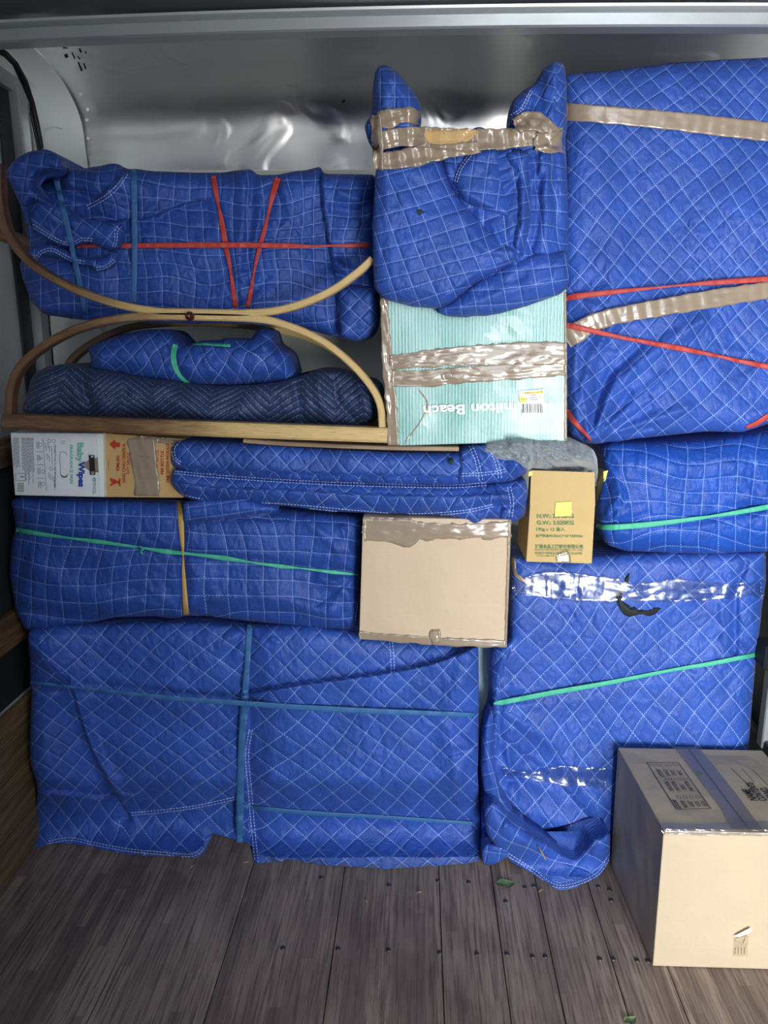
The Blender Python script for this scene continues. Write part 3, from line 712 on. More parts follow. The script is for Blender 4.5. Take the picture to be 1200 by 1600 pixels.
# ------------------------------------------------------------------ lower left bundle
Q = M['quilted_blue']
A = soft('wrapped_furniture', [(44, 985), (90, 978), (200, 972), (330, 972), (390, 978), (480, 975), (560, 990), (660, 1000), (748, 1006), (749, 1100), (746, 1200), (751, 1290), (748, 1348), (700, 1352), (600, 1358), (500, 1352), (452, 1343), (430, 1347), (397, 1350), (391, 1318), (330, 1303), (318, 1313), (324, 1330), (305, 1342), (270, 1338), (200, 1336), (150, 1325), (110, 1318), (80, 1318), (54, 1326), (50, 1290), (59, 1235), (46, 1190), (48, 1100), (46, 1050)],
    lambda x, y: 2.10 - .028 * sstep(378, 430, x) - .075 * (1 - sstep(50, 170, x)) - np.clip((y - 1235) / 100, 0, 1) * .02 * (x < 380), .55, Q, rpx=8, R=34, rd=.05, cell=(27, 27), ang=45, skew=-4, gnd=(1215, 1345), puff=.012, pw=150, seed=11, warp=.7, warpw=260,
    folds=[step([(385, 1084), (470, 1070), (600, 1052), (680, 1035), (742, 1010)], .042, 120, 1.6, (.45, .3)),
           step([(388, 1350), (391, 1290), (385, 1200), (389, 1150), (384, 1084)], -.018, 90, 1.6, (.5, .2)),
           step([(46, 1000), (80, 1040), (109, 1068)], .045, 40, 1.6, (.3, .4)), step([(112, 1072), (135, 1150), (165, 1215), (200, 1272)], -.045, 70, 2, (.3, 0)),
           step([(195, 1276), (250, 1270), (310, 1262), (384, 1246)], -.022, 60, 1.6, (.5, .5)), step([(56, 1236), (110, 1240), (150, 1246), (200, 1240)], .02, 40, 3, (.2, .5)),
           step([(48, 1066), (200, 1078), (377, 1096)], .006, 20, 3), step([(280, 1272), (310, 1300)], -.014, 30, 2), ridge([(46, 1078), (200, 1086), (377, 1102)], -.006, 5),
           ridge([(60, 1300), (140, 1270), (200, 1290), (290, 1325)], .016, 14), ridge([(395, 1345), (450, 1330), (560, 1345)], .014, 12), ridge([(440, 1300), (520, 1290), (600, 1312)], .010, 9),
           ridge([(740, 1030), (700, 1120), (720, 1250)], .014, 16), ridge([(590, 1130), (598, 1180), (590, 1230)], -.005, 4), ridge([(560, 1125), (565, 1180)], -.004, 4), ridge([(120, 1100), (150, 1180), (190, 1240)], .012, 9), ridge([(650, 1310), (700, 1295), (745, 1305)], .012, 8), ridge([(600, 1290), (660, 1305), (745, 1330)], -.010, 9),
           ridge([(108, 1066), (125, 1130), (180, 1240)], .010, 10)] + fan(388, 975, 10, 170, 9, 8, 70, .006, 6, 4) + fan(745, 1170, 120, 240, 8, 5, 70, .006, 6, 5) + fan(740, 1280, 140, 230, 7, 5, 90, .008, 6, 6))
tag(A, 'largest blue quilted bundle, bottom left on the floor, bound by three pale blue bands', 'wrapped furniture')
F_ = [A]
ribbon('elastic_band', [(390, 976, 9), (386, 1040, 9), (381, 1110, 12), (377, 1180, 11), (375, 1260, 12), (374, 1332, 9)], 10, F_, M['blue_band'], A, taut=8, nx=3, off=.004)
ribbon('elastic_band', [(47, 1066, 5), (150, 1078, 4), (280, 1092, 7), (380, 1099, 8), (480, 1106, 9), (600, 1112, 9), (742, 1117, 7)], 8, F_, M['blue_band'], A, taut=8, nx=3, off=.006)
ribbon('elastic_band', [(376, 1260, 6), (480, 1270, 7), (600, 1277, 6), (740, 1287, 6)], 7, F_, M['blue_band'], A, taut=8, nx=3, off=.006)
stitches([(392, 1140), (386, 1180), (391, 1240), (395, 1290), (401, 1348)], F_, A, 5, 2)
stitches([(205, 1272), (250, 1268), (310, 1260), (378, 1245)], F_, A, 4, 2)
stitches([(611, 1003), (613, 1030), (614, 1054)], F_, A, 5, 2)
stitches([(76, 1316), (110, 1311), (150, 1319), (200, 1328), (250, 1333), (300, 1336), (320, 1322)], F_, A, 4, 2)

# ------------------------------------------------------------------ middle left bundle (fine square quilting)
B = soft('wrapped_furniture', [(16, 782), (30, 777), (120, 779), (280, 782), (420, 792), (566, 806), (562, 880), (560, 960), (552, 984), (500, 983), (400, 972), (330, 962), (285, 963), (268, 968), (240, 962), (180, 965), (130, 975), (80, 988), (40, 986), (25, 960), (15, 900), (17, 850), (25, 826)],
    2.06, .5, M['quilted_blue_soft'], rpx=8, R=38, rd=.06, cell=(27, 25), ang=2, puff=.012, pw=120, seed=23, warp=.45, warpw=130, floor=False,
    folds=[ridge([(24, 828), (150, 846), (280, 862), (400, 875), (560, 896)], -.012, 7), ridge([(281, 782), (285, 880), (290, 962)], -.016, 8), step([(287, 812), (340, 812), (400, 806), (440, 796)], -.010, 18, 1.5, (.5, .5)),
           ridge([(50, 880), (130, 930), (250, 950)], .012, 18), ridge([(300, 950), (400, 930), (520, 960)], .012, 14), ridge([(480, 810), (520, 850), (556, 870)], .014, 10), ridge([(500, 900), (545, 930), (555, 975)], .014, 9), ridge([(30, 950), (90, 960), (150, 960)], -.012, 10)]
    + fan(288, 962, 190, 350, 8, 5, 80, .007, 6, 8) + fan(556, 897, 100, 260, 9, 5, 80, .008, 6, 9) + fan(283, 865, 0, 360, 10, 5, 60, .005, 6, 10))
tag(B, 'blue square-stitched bundle under the white wipes carton, tied by a green and a yellow band', 'wrapped furniture')
F_ = [B]
g1 = ribbon('elastic_band', [(25, 828, 8), (60, 834, 7), (110, 841, 3), (150, 846, 7), (222, 856, 3), (260, 862, 8), (300, 866, 4), (350, 872, 8), (395, 879, 3), (440, 885, 7), (470, 888, 2), (520, 894, 6), (560, 898, 3)], 7, F_, M['green_band'], B, taut=8, nx=2, off=.003, keep=True, label='thin green band with a small knot')
p = onY(222, 857, 2.045); bb = MB(); bb.tube([(p[0] - .008, p[1] - .006, p[2] + .004), (p[0], p[1] - .010, p[2] + .008), (p[0] + .006, p[1] - .008, p[2]), (p[0] - .002, p[1] - .010, p[2] - .008), (p[0] + .004, p[1] - .006, p[2] - .014)], .003, 6); bb.build('knot', M['green_band'], g1, True)
ribbon('elastic_band', [(280, 782, 6), (283, 820, 9), (285, 850, 6), (286, 870, 2), (287, 900, 6), (291, 961, 9)], 8, F_ + [g1], M['yellow_band'], B, taut=8, nx=2, off=.004, label='upright yellow tan band')
stitches([(553, 985), (556, 960), (560, 940)], F_, B, 4, 1)

# ------------------------------------------------------------------ plain taped carton in the centre
Cc = carton('cardboard_box', [(567, 808), (799, 812), (792, 1011), (561, 999)], 2.0, .40, M['cardboard_pink'], seed=5, dent=.003)
tag(Cc, 'plain pinkish cardboard box with brown tape along top and bottom, in the middle', 'box')
ribbon('packing_tape', [(568, 828, 36), (600, 829, 38), (640, 832, 44), (655, 830, 30), (700, 830, 24), (760, 830, 24), (798, 826, 26)], 30, [Cc], M['brown_film'], Cc, nx=8, taut=0, crinkle=.0022, rag=2.5, off=.001, keep=True)
ribbon('packing_tape', [(561, 993, 12), (640, 999, 12), (720, 1004, 13), (792, 1006, 11)], 12, [Cc], M['brown_film'], Cc, nx=4, taut=0, crinkle=.0016, rag=1.2, off=.001)
ribbon('packing_tape', [(796, 812, 4), (793, 900, 4), (790, 1008, 4)], 4, [Cc], M['brown_film'], Cc, nx=2, taut=0, crinkle=.001, rag=.5, off=.001)
ribbon('packing_tape', [(680, 984, 16), (680, 996, 18), (681, 1006, 14)], 18, [Cc], M['brown_film'], Cc, nx=6, taut=0, crinkle=.003, rag=2, off=.003, label='crumpled tape tab at the bottom seam')

# ------------------------------------------------------------------ lower right tall flat bundle
D = soft('wrapped_furniture', [(800, 868), (900, 868), (1040, 862), (1196, 862), (1197, 905), (1190, 960), (1182, 1020), (1176, 1080), (1170, 1165), (1166, 1240), (1164, 1300), (1050, 1325), (952, 1330), (900, 1338), (850, 1338), (800, 1318), (775, 1300), (766, 1330), (752, 1333), (752, 1290), (750, 1240), (754, 1170), (762, 1130), (768, 1095), (764, 1060), (766, 1012), (796, 1000)],
    2.155, .26, Q, rpx=7, R=26, rd=.05, cell=(29, 29), ang=45, skew=3, puff=.012, pw=140, seed=31, warp=.6, warpw=200,
    folds=[ridge([(766, 1100), (780, 1060), (800, 1000), (806, 900)], .006, 14), step([(800, 1010), (780, 1060), (778, 1140), (772, 1240), (800, 1300)], .016, 30, 3, (.3, .5)), ridge([(1165, 880), (1150, 930), (1148, 1020)], -.014, 5), ridge([(1140, 900), (1128, 960), (1135, 1010)], .010, 7),
           ridge([(790, 1110), (860, 1160), (920, 1240), (948, 1300)], .014, 14, .2), ridge([(780, 1230), (830, 1270), (930, 1300)], .012, 14), ridge([(800, 1140), (795, 1190), (805, 1205)], .012, 9), ridge([(845, 1338), (905, 1334), (945, 1320)], -.09, 16), step([(800, 1160), (870, 1220), (950, 1300)], -.010, 40, 3, (.2, 0)),
           ridge([(778, 1100), (900, 1080), (1100, 1040), (1180, 1024)], -.006, 8), ridge([(785, 1210), (950, 1218)], -.008, 8)]
    + fan(800, 1210, 30, 150, 10, 10, 110, .008, 7, 3) + fan(800, 1210, 200, 330, 8, 8, 80, .006, 6, 13) + fan(1180, 1024, 110, 250, 9, 5, 80, .008, 6, 14) + fan(772, 1100, -70, 80, 9, 5, 70, .007, 6, 15))
tag(D, 'tall blue quilted bundle at lower right with a curved tear, behind the cardboard moving box', 'wrapped furniture')
F_ = [D]
sk = soft('trailing_blanket_hem', [(756, 1262), (772, 1248), (792, 1272), (822, 1298), (850, 1316), (880, 1336), (898, 1344), (915, 1330), (930, 1308), (953, 1299), (953, 1345), (940, 1366), (915, 1380), (892, 1390), (868, 1391), (856, 1380), (830, 1364), (800, 1348), (778, 1328), (760, 1300)],
    2.02, .12, Q, D, rpx=8, R=20, rd=.035, gnd=(1310, 1375), cell=(24, 24), ang=28, puff=.010, pw=60, seed=33, warp=.6, warpw=120, folds=[ridge([(790, 1290), (850, 1345), (900, 1372), (945, 1330)], .014, 14), ridge([(900, 1345), (895, 1370), (880, 1388)], -.008, 7), ridge([(925, 1315), (935, 1345)], .008, 6)])
stitches([(780, 1327), (830, 1358), (866, 1383), (900, 1381), (935, 1364), (951, 1340)], [sk], sk, 4, 2)
sk2 = soft('trailing_blanket_hem', [(753, 1325), (760, 1316), (775, 1318), (790, 1322), (800, 1334), (785, 1344), (770, 1352), (754, 1352), (752, 1338)], 2.06, .08, Q, D, rpx=6, R=10, rd=.02, cell=(20, 20), ang=10, seed=35, puff=.006, pw=20)
sk3 = soft('trailing_blanket_hem', [(752, 1150), (760, 1120), (768, 1105), (772, 1150), (774, 1200), (782, 1240), (812, 1282), (828, 1302), (800, 1296), (772, 1262), (757, 1240), (752, 1200)], 2.09, .10, Q, D, rpx=8, R=14, rd=.03, cell=(24, 24), ang=75, seed=36, puff=.008, pw=40, folds=[ridge([(760, 1130), (765, 1200), (800, 1270)], .012, 7)])
ribbon('elastic_band', [(772, 1098, 4), (782, 1098, 8), (860, 1083, 8), (950, 1067, 7), (1050, 1047, 5), (1110, 1037, 7), (1181, 1023, 7)], 8, F_, M['green_band'], D, taut=8, nx=3, off=.006)
ribbon('clear_tape', [(803, 920, 22), (850, 914, 44), (900, 917, 46), (960, 922, 40), (990, 926, 26), (1060, 922, 38), (1130, 924, 24), (1192, 920, 22)], 34, F_, M['clear_tape'], D, nx=10, taut=2, crinkle=.0045, rag=3, off=.002)
ribbon('clear_tape', [(784, 1206, 12), (830, 1213, 10), (880, 1212, 34), (950, 1216, 32)], 20, F_, M['clear_tape'], D, nx=8, taut=2, crinkle=.004, rag=2.5, off=.002)
ribbon('torn_opening', [(983, 897, 3), (978, 912, 5), (969, 926, 7), (968, 940, 10), (978, 952, 15), (992, 957, 12), (1010, 957, 8), (1024, 954, 9), (1034, 950, 4)], 8, F_, M['soot'], D, nx=4, taut=0, rag=3, off=.004, crinkle=.002, label='charred black tear showing the lining')
ribbon('torn_lining', [(967, 934, 4), (972, 946, 5), (984, 954, 5), (1004, 958, 3)], 4, F_, M['torn_lining'], D, nx=3, taut=0, rag=1.5, off=.009, crinkle=.003)
ribbon('packing_tape', [(802, 870, 6), (803, 890, 8), (810, 902, 7), (826, 911, 6), (840, 914, 3)], 8, F_, M['brown_film'], D, nx=4, taut=0, rag=1.5, off=.004, crinkle=.003, label='loose torn strip of brown tape')
p = onY(848, 1345, 2.03); bb = MB(); bb.tube([onY(841, 1322, 2.02), onY(847, 1333, 2.015), onY(853, 1344, 2.0)], [.001, .0025, .0015], 6)
tag(bb.build('straw_stalk', M['straw'], None, True), 'dry straw stalk lying on the sagging blue blanket hem', 'straw')

# ------------------------------------------------------------------ pale furniture edge in the gap
b = MB(); p0 = onY(744, 1005, 2.30); p1 = onY(790, 1200, 2.30); b.box(p0[0] - .02, p1[0], 2.30, 2.34, .05, p0[2] + .02, .004)
tag(b.build('pale_board', M['pale_panel']), 'pale grey-blue painted board seen in the gap between the two lower bundles', 'board')
p0 = onY(560, 965, 2.15); p1 = onY(549, 985, 2.15)

# ------------------------------------------------------------------ right middle bundle
H = soft('wrapped_furniture', [(938, 700), (950, 690), (1040, 690), (1130, 684), (1205, 672), (1260, 672), (1262, 862), (1205, 862), (1120, 865), (1050, 864), (980, 861), (945, 850), (934, 820), (934, 770), (944, 730)],
    2.11, .32, M['quilted_deep'], rpx=10, R=50, rd=.08, cell=(28, 25), ang=2, puff=.012, pw=110, seed=41, warp=.45, warpw=120, floor=False,
    folds=[ridge([(935, 824), (1000, 822), (1100, 812), (1200, 794)], -.010, 7), step([(938, 705), (970, 760), (965, 830)], .010, 30, 4, (.2, .3)), ridge([(1000, 720), (1100, 735), (1200, 720)], .010, 20)] + fan(936, 824, -80, 80, 12, 6, 90, .008, 6, 21) + fan(1205, 795, 120, 240, 6, 5, 70, .006, 6, 22))
tag(H, 'plump blue square-stitched bundle at right with one green band, below the tall taped bundle', 'wrapped furniture')
ribbon('elastic_band', [(932, 821, 6), (950, 824, 9), (1010, 820, 9), (1090, 810, 6), (1110, 807, 4), (1150, 801, 7), (1200, 792, 8), (1240, 784, 8)], 8, [H], M['green_band'], H, taut=8, nx=3, off=.006)

# ------------------------------------------------------------------ tall upper right bundle
def leanI(x, y): return 2.14 - .0002 * (y - 400)
I = soft('wrapped_furniture', [(882, 116), (960, 110), (1040, 100), (1120, 93), (1200, 90), (1275, 92), (1275, 655), (1200, 662), (1160, 676), (1100, 674), (1000, 684), (960, 690), (925, 694), (905, 690), (890, 680), (880, 600), (878, 400), (882, 250)],
    leanI, .38, Q, rpx=8, R=36, rd=.05, cell=(26, 26), ang=45, skew=5, puff=.014, pw=170, seed=51, warp=.6, warpw=240, floor=False,
    folds=[ridge([(886, 172), (1000, 180), (1200, 208)], -.006, 12), ridge([(925, 688), (905, 640), (925, 560), (980, 480)], .018, 10), ridge([(925, 690), (950, 620), (1010, 560), (1100, 500)], .020, 12), ridge([(925, 690), (930, 640), (950, 590), (1000, 540)], -.016, 7),
           ridge([(900, 670), (896, 600), (905, 520)], .016, 8), ridge([(1040, 480), (1080, 500), (1200, 440)], .008, 20), ridge([(920, 200), (960, 400), (930, 500)], .010, 30), ridge([(1160, 676), (1180, 650), (1205, 640)], .010, 9)]
    + fan(922, 692, -100, -10, 12, 8, 170, .012, 6, 31) + fan(890, 515, -40, 40, 7, 5, 90, .008, 6, 32) + fan(890, 465, -50, 40, 6, 5, 80, .006, 6, 33) + fan(1200, 560, 130, 230, 6, 5, 80, .006, 6, 34))
tag(I, 'tall flat blue quilted bundle filling the upper right, crossed by brown tape and red bands', 'wrapped furniture')
F_ = [I]
t1 = ribbon('packing_tape', [(884, 175, 28), (930, 178, 27), (1000, 184, 28), (1060, 190, 29), (1130, 198, 30), (1200, 206, 30), (1260, 214, 30)], 28, F_, M['brown_tape'], I, nx=8, taut=5, off=.003, crinkle=.0016, rag=.8)
t2 = ribbon('packing_tape', [(884, 530, 30), (905, 518, 32), (930, 503, 26), (980, 490, 26), (1060, 476, 27), (1130, 464, 28), (1195, 454, 26), (1250, 446, 26)], 27, F_, M['brown_tape'], I, nx=8, taut=5, off=.003, crinkle=.0022, rag=1.0, keep=True)
for pts in ([(884, 467, 8), (900, 463, 10), (960, 456, 8), (1030, 449, 3), (1060, 446, 3), (1110, 442, 8), (1200, 436, 9), (1250, 433, 9)],
            [(886, 508, 9), (930, 518, 9), (965, 526, 6), (990, 531, 6), (1060, 544, 9), (1120, 556, 5), (1150, 563, 6), (1200, 573, 9), (1250, 582, 9)],
            [(884, 642, 10), (900, 662, 8), (915, 678, 5), (924, 689, 3)], [(1166, 668, 5), (1185, 660, 8), (1200, 650, 8), (1240, 632, 8)]):
    ribbon('elastic_band', pts, 9, F_ + [t2], M['red_band'], I, taut=8, nx=3, off=.004)

# ------------------------------------------------------------------ folded blankets (two, one on the other)
def blanket(name, outl, Y, th, ang, sd, folds, label, cell=(22, 22), **k):
    o = soft(name, outl, Y, th, M['quilted_blue_soft'], rpx=9, R=22, rd=.045, cell=cell, ang=ang, puff=.008, pw=70, seed=sd, warp=.5, warpw=150, floor=False, folds=folds, **k)
    return tag(o, label, 'blanket', 'loose folded blue blankets in the middle')
E1 = blanket('folded_blanket', [(268, 735), (274, 731), (330, 740), (450, 749), (560, 755), (700, 757), (760, 755), (800, 750), (822, 747), (825, 775), (820, 808), (800, 818), (780, 815), (745, 821), (722, 815), (700, 806), (600, 802), (520, 800), (440, 790), (360, 788), (300, 782), (276, 770), (266, 752)],
    1.99, .40, 45, 61, [step([(268, 752), (340, 762), (450, 766), (560, 772), (700, 776), (790, 770)], .016, 20, 1.5, (.3, .4)), ridge([(270, 770), (400, 783), (560, 792), (700, 797), (770, 790)], -.006, 4), ridge([(700, 800), (740, 780), (800, 780)], .014, 8), ridge([(760, 815), (790, 790), (820, 785)], -.014, 6), step([(770, 752), (785, 790), (780, 815)], -.014, 25, 2, (.4, .2)), ridge([(740, 815), (765, 800), (815, 800)], .012, 6)],
    'lower of the two folded blue blankets, resting on the plain taped cardboard box')
E1['group'] = 'loose folded blue blankets in the middle'
E2 = blanket('folded_blanket', [(270, 692), (285, 687), (400, 692), (520, 700), (620, 705), (716, 706), (726, 700), (760, 692), (790, 700), (822, 716), (826, 738), (800, 752), (760, 756), (700, 758), (600, 756), (480, 752), (360, 745), (290, 738), (268, 728), (266, 708)],
    1.985, .40, 45, 62, [step([(718, 745), (722, 720), (716, 694)], .020, 26, 1.5, (.4, .4)), step([(268, 727), (340, 734), (450, 738), (560, 742), (718, 745)], -.012, 14, 1.5, (.4, .2)), ridge([(740, 700), (760, 730), (755, 755)], .010, 7), ridge([(780, 700), (790, 730), (790, 752)], -.012, 6), ridge([(800, 712), (812, 735), (808, 750)], .010, 5)],
    'upper of the two folded blue blankets, directly under the wooden base and teal box')
stitches([(275, 772), (330, 784), (450, 790), (560, 800), (640, 805), (720, 800), (770, 790)], [E1], E1, 4, 2)
stitches([(272, 738), (350, 745), (450, 752), (560, 757), (700, 760), (760, 756)], [E1, E2], E1, 4, 2)
stitches([(280, 688), (271, 700), (273, 716), (285, 726)], [E2], E2, 4, 2)
stitches([(735, 695), (745, 720), (752, 752)], [E2], E2, 5, 2); stitches([(765, 697), (776, 722), (782, 750)], [E2], E2, 5, 2); stitches([(795, 760), (800, 785), (797, 812)], [E1], E1, 5, 2)
stitches([(722, 742), (760, 740), (790, 735)], [E2], E2, 4, 2)
p = onY(705, 722, 1.975); bb = MB(); bb.tube([(p[0], 1.995, p[2]), (p[0], 1.968, p[2])], [.008, .006], 8)
bb.build('worn_hole', M['torn_lining'], E2, True)
E3 = soft('folded_blanket', [(286, 786), (320, 780), (380, 778), (436, 794), (430, 800), (380, 806), (330, 812), (286, 816)], 1.985, .06, Q, rpx=6, R=10, rd=.02, cell=(26, 18), ang=-8, seed=64, puff=.004, pw=30, floor=False, folds=[ridge([(290, 800), (360, 795), (430, 797)], .006, 5)])
tag(E3, 'small bright blue blanket corner sticking out beneath the folded blankets by the yellow band', 'blanket')

# ------------------------------------------------------------------ white wipes carton
P = carton('cardboard_box', [(16, 676), (161, 677), (163, 777), (23, 774)], 2.03, .32, M['cardboard_white'], seed=9, dent=.0015)
tag(P, 'white printed baby wipes carton lying on its side at far left on the blue bundle', 'box')
PY = 2.0275
patch('side_flap', [(151, 677.5), (161, 678), (163, 776), (156, 776)], PY, M['label_paper'], P, .0012)
text('lettering', 'Baby', 124, 707, 30, 13, 90, PY, M['teal_print'], P, bold=.02)
text('lettering', 'Wipes', 126, 741, 40, 13, 90, PY, M['blue_print'], P, bold=.045)
text('lettering', 'FRAGRANCE FREE', 111.5, 726, 61, 4.6, 90, PY, M['teal_print'], P, bold=.02)
text('lettering', 'Clinically Proven To Help Moisturize Skin', 86, 728, 68, 2.6, 90, PY, M['blue_print'], P, bold=.03)
text('lettering', 'TENCEL', 147.5, 762, 20, 4.6, 90, PY, M['grey_print'], P)
pp = onY(147, 749, PY - .0012)
bb = MB(); bb.add([onY(144, 748, PY - .001), onY(147, 746, PY - .001), onY(150, 747, PY - .001), onY(150, 751, PY - .001), onY(147, 752.5, PY - .001), onY(144.5, 751, PY - .001)], [[0, 1, 2, 3, 4, 5]]); bb.build('leaf_emblem', M['teal_print'], P)
patch('black_logo_panel', [(138.5, 711), (147.5, 711), (149, 742), (140.5, 742)], PY, M['black_print'], P, .0014)
text('lettering', 'K', 144, 714, 3.5, 4, 90, PY, M['white_print'], P, lift=.002); text('lettering', 'D', 145, 739, 3.5, 4, 90, PY, M['white_print'], P, lift=.002)
ribbon('packing_tape', [(131, 727, 4), (138, 727, 14), (142, 727, 22), (162, 727, 23)], 22, [P], M['brown_tape'], P, nx=4, taut=0, off=.0025, crinkle=.0008, rag=.6)
rr = random.Random(4); sg = []
for x in np.arange(20, 53, 1.75):
    if 29.5 < x < 32.5: continue
    y = 684; ye = rr.uniform(735, 758) if x > 34 else rr.uniform(724, 738)
    while y < ye:
        L = rr.uniform(2, 6); sg.append((x + (y - 684) * .03, y, x + (y + L - 684) * .03, min(y + L, ye))); y += L + .8
sg = sg[:2000]; lines('small_print', sg, .8, PY, M['grey_print'], P)
sg = []
for (x, y0, y1) in ((67, 686, 767), (80, 697, 727), (84, 745, 767)): sg.append((x, y0, x + (y1 - y0) * .07, y1))
for y in (706, 726, 747): sg.append((56 + (y - 700) * .05, y, 67 + (y - 700) * .05, y))
for k, y in enumerate((690, 711, 731, 752)):
    for x in (57, 58.8, 60.6): sg.append((x + k * 1, y, x + k, y + rr.uniform(8, 12)))
for x, y in ((70, 692), (72, 696), (75, 692), (77, 697), (73, 709), (75, 708), (77, 712), (76, 738), (78, 740), (81, 742)): sg.append((x, y, x + .5, y + 9))
lines('small_print', sg, .6, PY, M['grey_print'], P)
def ring(name, cx, cy, r, Y, par, mat, n=16, w=.6):
    s_ = [(cx + r * math.cos(2 * math.pi * k / n), cy + r * math.sin(2 * math.pi * k / n), cx + r * math.cos(2 * math.pi * (k + 1) / n), cy + r * math.sin(2 * math.pi * (k + 1) / n)) for k in range(n)]
    return lines(name, s_, w, Y, mat, par)
for cx, cy, n in ((63, 695, 12), (64, 716, 3), (67, 737, 12), (67, 756, 12), (77, 689, 5), (84, 689, 6), (80, 732, 12)): ring('printed_symbol', cx, cy, 2.8, PY, P, M['grey_print'], n)
ring('printed_symbol', 98.5, 691, 2.4, PY, P, M['grey_print'], 5)
lines('printed_frame', [(24, 740, 39, 739.5), (39, 739.5, 40, 751), (40, 751, 24.5, 751.5), (24.5, 751.5, 24, 740)], .7, PY, M['grey_print'], P)
text('lettering', 'i', 35.5, 745, 2, 6, 90, PY, M['grey_print'], P)
BL = patch('barcode_label', [(24.5, 753), (39.5, 753), (41, 771), (26, 771)], PY, M['label_paper'], P)
sg = []; y = 755
while y < 769: sg.append((27, y, 37.5, y)); y += rr.choice((1.0, 1.5, 1.9))
lines('barcode', sg, .6, PY, M['black_print'], BL, lift=.002)
# hand hole
o_ = rpoly([(93, 706), (104, 706), (106, 746), (95, 746)], 5.4); lines('hand_hole', [(o_[i][0], o_[i][1], o_[(i + 1) % len(o_)][0], o_[(i + 1) % len(o_)][1]) for i in range(len(o_)) if not (o_[i][0] > 104 and o_[i][1] < 738)], .8, PY, M['grey_print'], P)
bb = MB(); cr = [(95, 741), (97, 744.5), (100.5, 746), (104, 744.5), (105.5, 741), (103, 744), (100.5, 744.6), (98, 743.4)]; bb.add([onY(x, y, PY - .0016) for x, y in cr], [list(range(8))]); bb.build('hand_hole_gap', M['black_print'], P)

# ------------------------------------------------------------------ sauce carton beside it
Qb = carton('cardboard_box', [(161.5, 676.5), (287, 686), (287, 778), (162.5, 777)], 2.045, .30, M['cardboard_soy'], seed=10, dent=.002)
tag(Qb, 'tan sauce bottle carton with red arrow print and brown tape, right of the white carton', 'box')
QY = 2.0425
bb = MB(); bb.add([onY(x, y, QY - .0012) for x, y in ((171, 694), (180, 687), (180, 691.5), (187.5, 691.5), (187.5, 698.5), (180, 698.5), (180, 702.5))], [list(range(7))]); bb.build('printed_arrow', M['red_print'], Qb)
bb = MB(); bb.add([onY(x, y, QY - .0012) for x, y in ((171.5, 747), (180, 749), (184, 752.5), (187, 747), (188, 747), (188, 760), (187, 760), (184, 754.5), (180, 756), (171.5, 760), (173, 756), (175.5, 755), (173, 752))], [list(range(13))]); bb.build('printed_glass', M['red_print'], Qb)
text('lettering', 'KIMLAN', 184, 724, 23, 5.2, -90, QY, M['red_print'], Qb, bold=.03)
text('lettering', 'SANG CHAU GRADE-A', 193.5, 724, 61, 5.4, -90, QY, M['red_print'], Qb, bold=.02)
text('lettering', 'SOY SAUCE', 200, 724, 34, 4.4, -90, QY, M['red_print'], Qb, bold=.02)
text('lettering', 'TAIWAN', 169.5, 727, 16, 1.6, -90, QY, M['red_print'], Qb)
text('lettering', 'WITH  20 OZ.', 245.5, 723, 42, 4.4, -90, QY, M['red_print'], Qb, bold=.02)
text('lettering', 'PER BOTTLE', 253.5, 723, 37, 5, -90, QY, M['red_print'], Qb, bold=.03)
text('lettering', 'ONE DOZEN PACKAGE', 262, 723.5, 62, 5, -90, QY, M['red_print'], Qb, bold=.03)
ribbon('packing_tape', [(218, 682, 42), (222, 700, 44), (226, 730, 40), (230, 752, 38), (230, 775, 40)], 42, [Qb], M['brown_film'], Qb, nx=10, taut=0, off=.002, crinkle=.004, rag=2)
ribbon('packing_tape', [(244, 688, 8), (270, 689, 12), (286, 690, 10)], 10, [Qb], M['brown_film'], Qb, nx=3, taut=0, off=.002, crinkle=.002, rag=1)

# ------------------------------------------------------------------ wooden table base of bent strips
T = tag(empty('bentwood_table', (-.55, 2.2, 1.30)), 'wooden table on its edge with bent wood arches and a small round knob, upper left', 'table')
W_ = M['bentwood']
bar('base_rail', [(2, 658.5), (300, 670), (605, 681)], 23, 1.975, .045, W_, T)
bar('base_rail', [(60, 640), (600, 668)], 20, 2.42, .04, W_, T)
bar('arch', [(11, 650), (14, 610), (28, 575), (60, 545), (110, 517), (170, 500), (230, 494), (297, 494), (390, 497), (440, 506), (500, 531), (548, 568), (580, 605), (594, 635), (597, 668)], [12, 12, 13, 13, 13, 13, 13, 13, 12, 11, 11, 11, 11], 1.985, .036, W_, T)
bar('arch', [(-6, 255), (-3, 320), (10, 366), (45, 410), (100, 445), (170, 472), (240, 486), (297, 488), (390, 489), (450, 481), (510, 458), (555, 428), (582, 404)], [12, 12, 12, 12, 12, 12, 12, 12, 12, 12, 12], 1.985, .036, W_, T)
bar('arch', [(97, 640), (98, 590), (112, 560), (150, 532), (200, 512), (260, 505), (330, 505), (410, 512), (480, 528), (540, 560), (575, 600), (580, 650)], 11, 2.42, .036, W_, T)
p = onY(297.5, 494, 1.985); bb = MB()
for k in range(9):
    pass
pts = [(p[0], p[1] + .01 - .032 * t, p[2]) for t in np.linspace(0, 1, 9)]; bb.tube(pts, [.012 * math.sqrt(max(0.02, 1 - (2 * t - 1) ** 2)) for t in np.linspace(.15, 1, 9)], 16); bb.build('knob', M['knob_wood'], T, True)
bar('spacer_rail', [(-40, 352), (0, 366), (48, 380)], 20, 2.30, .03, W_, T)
TB = bar('thin_board', [(380, 689), (450, 694), (600, 700), (717, 702)], 7, 1.99, .42, M['thin_board'], None)
tag(TB, 'thin brown wooden board lying under the table base and the teal box', 'board')

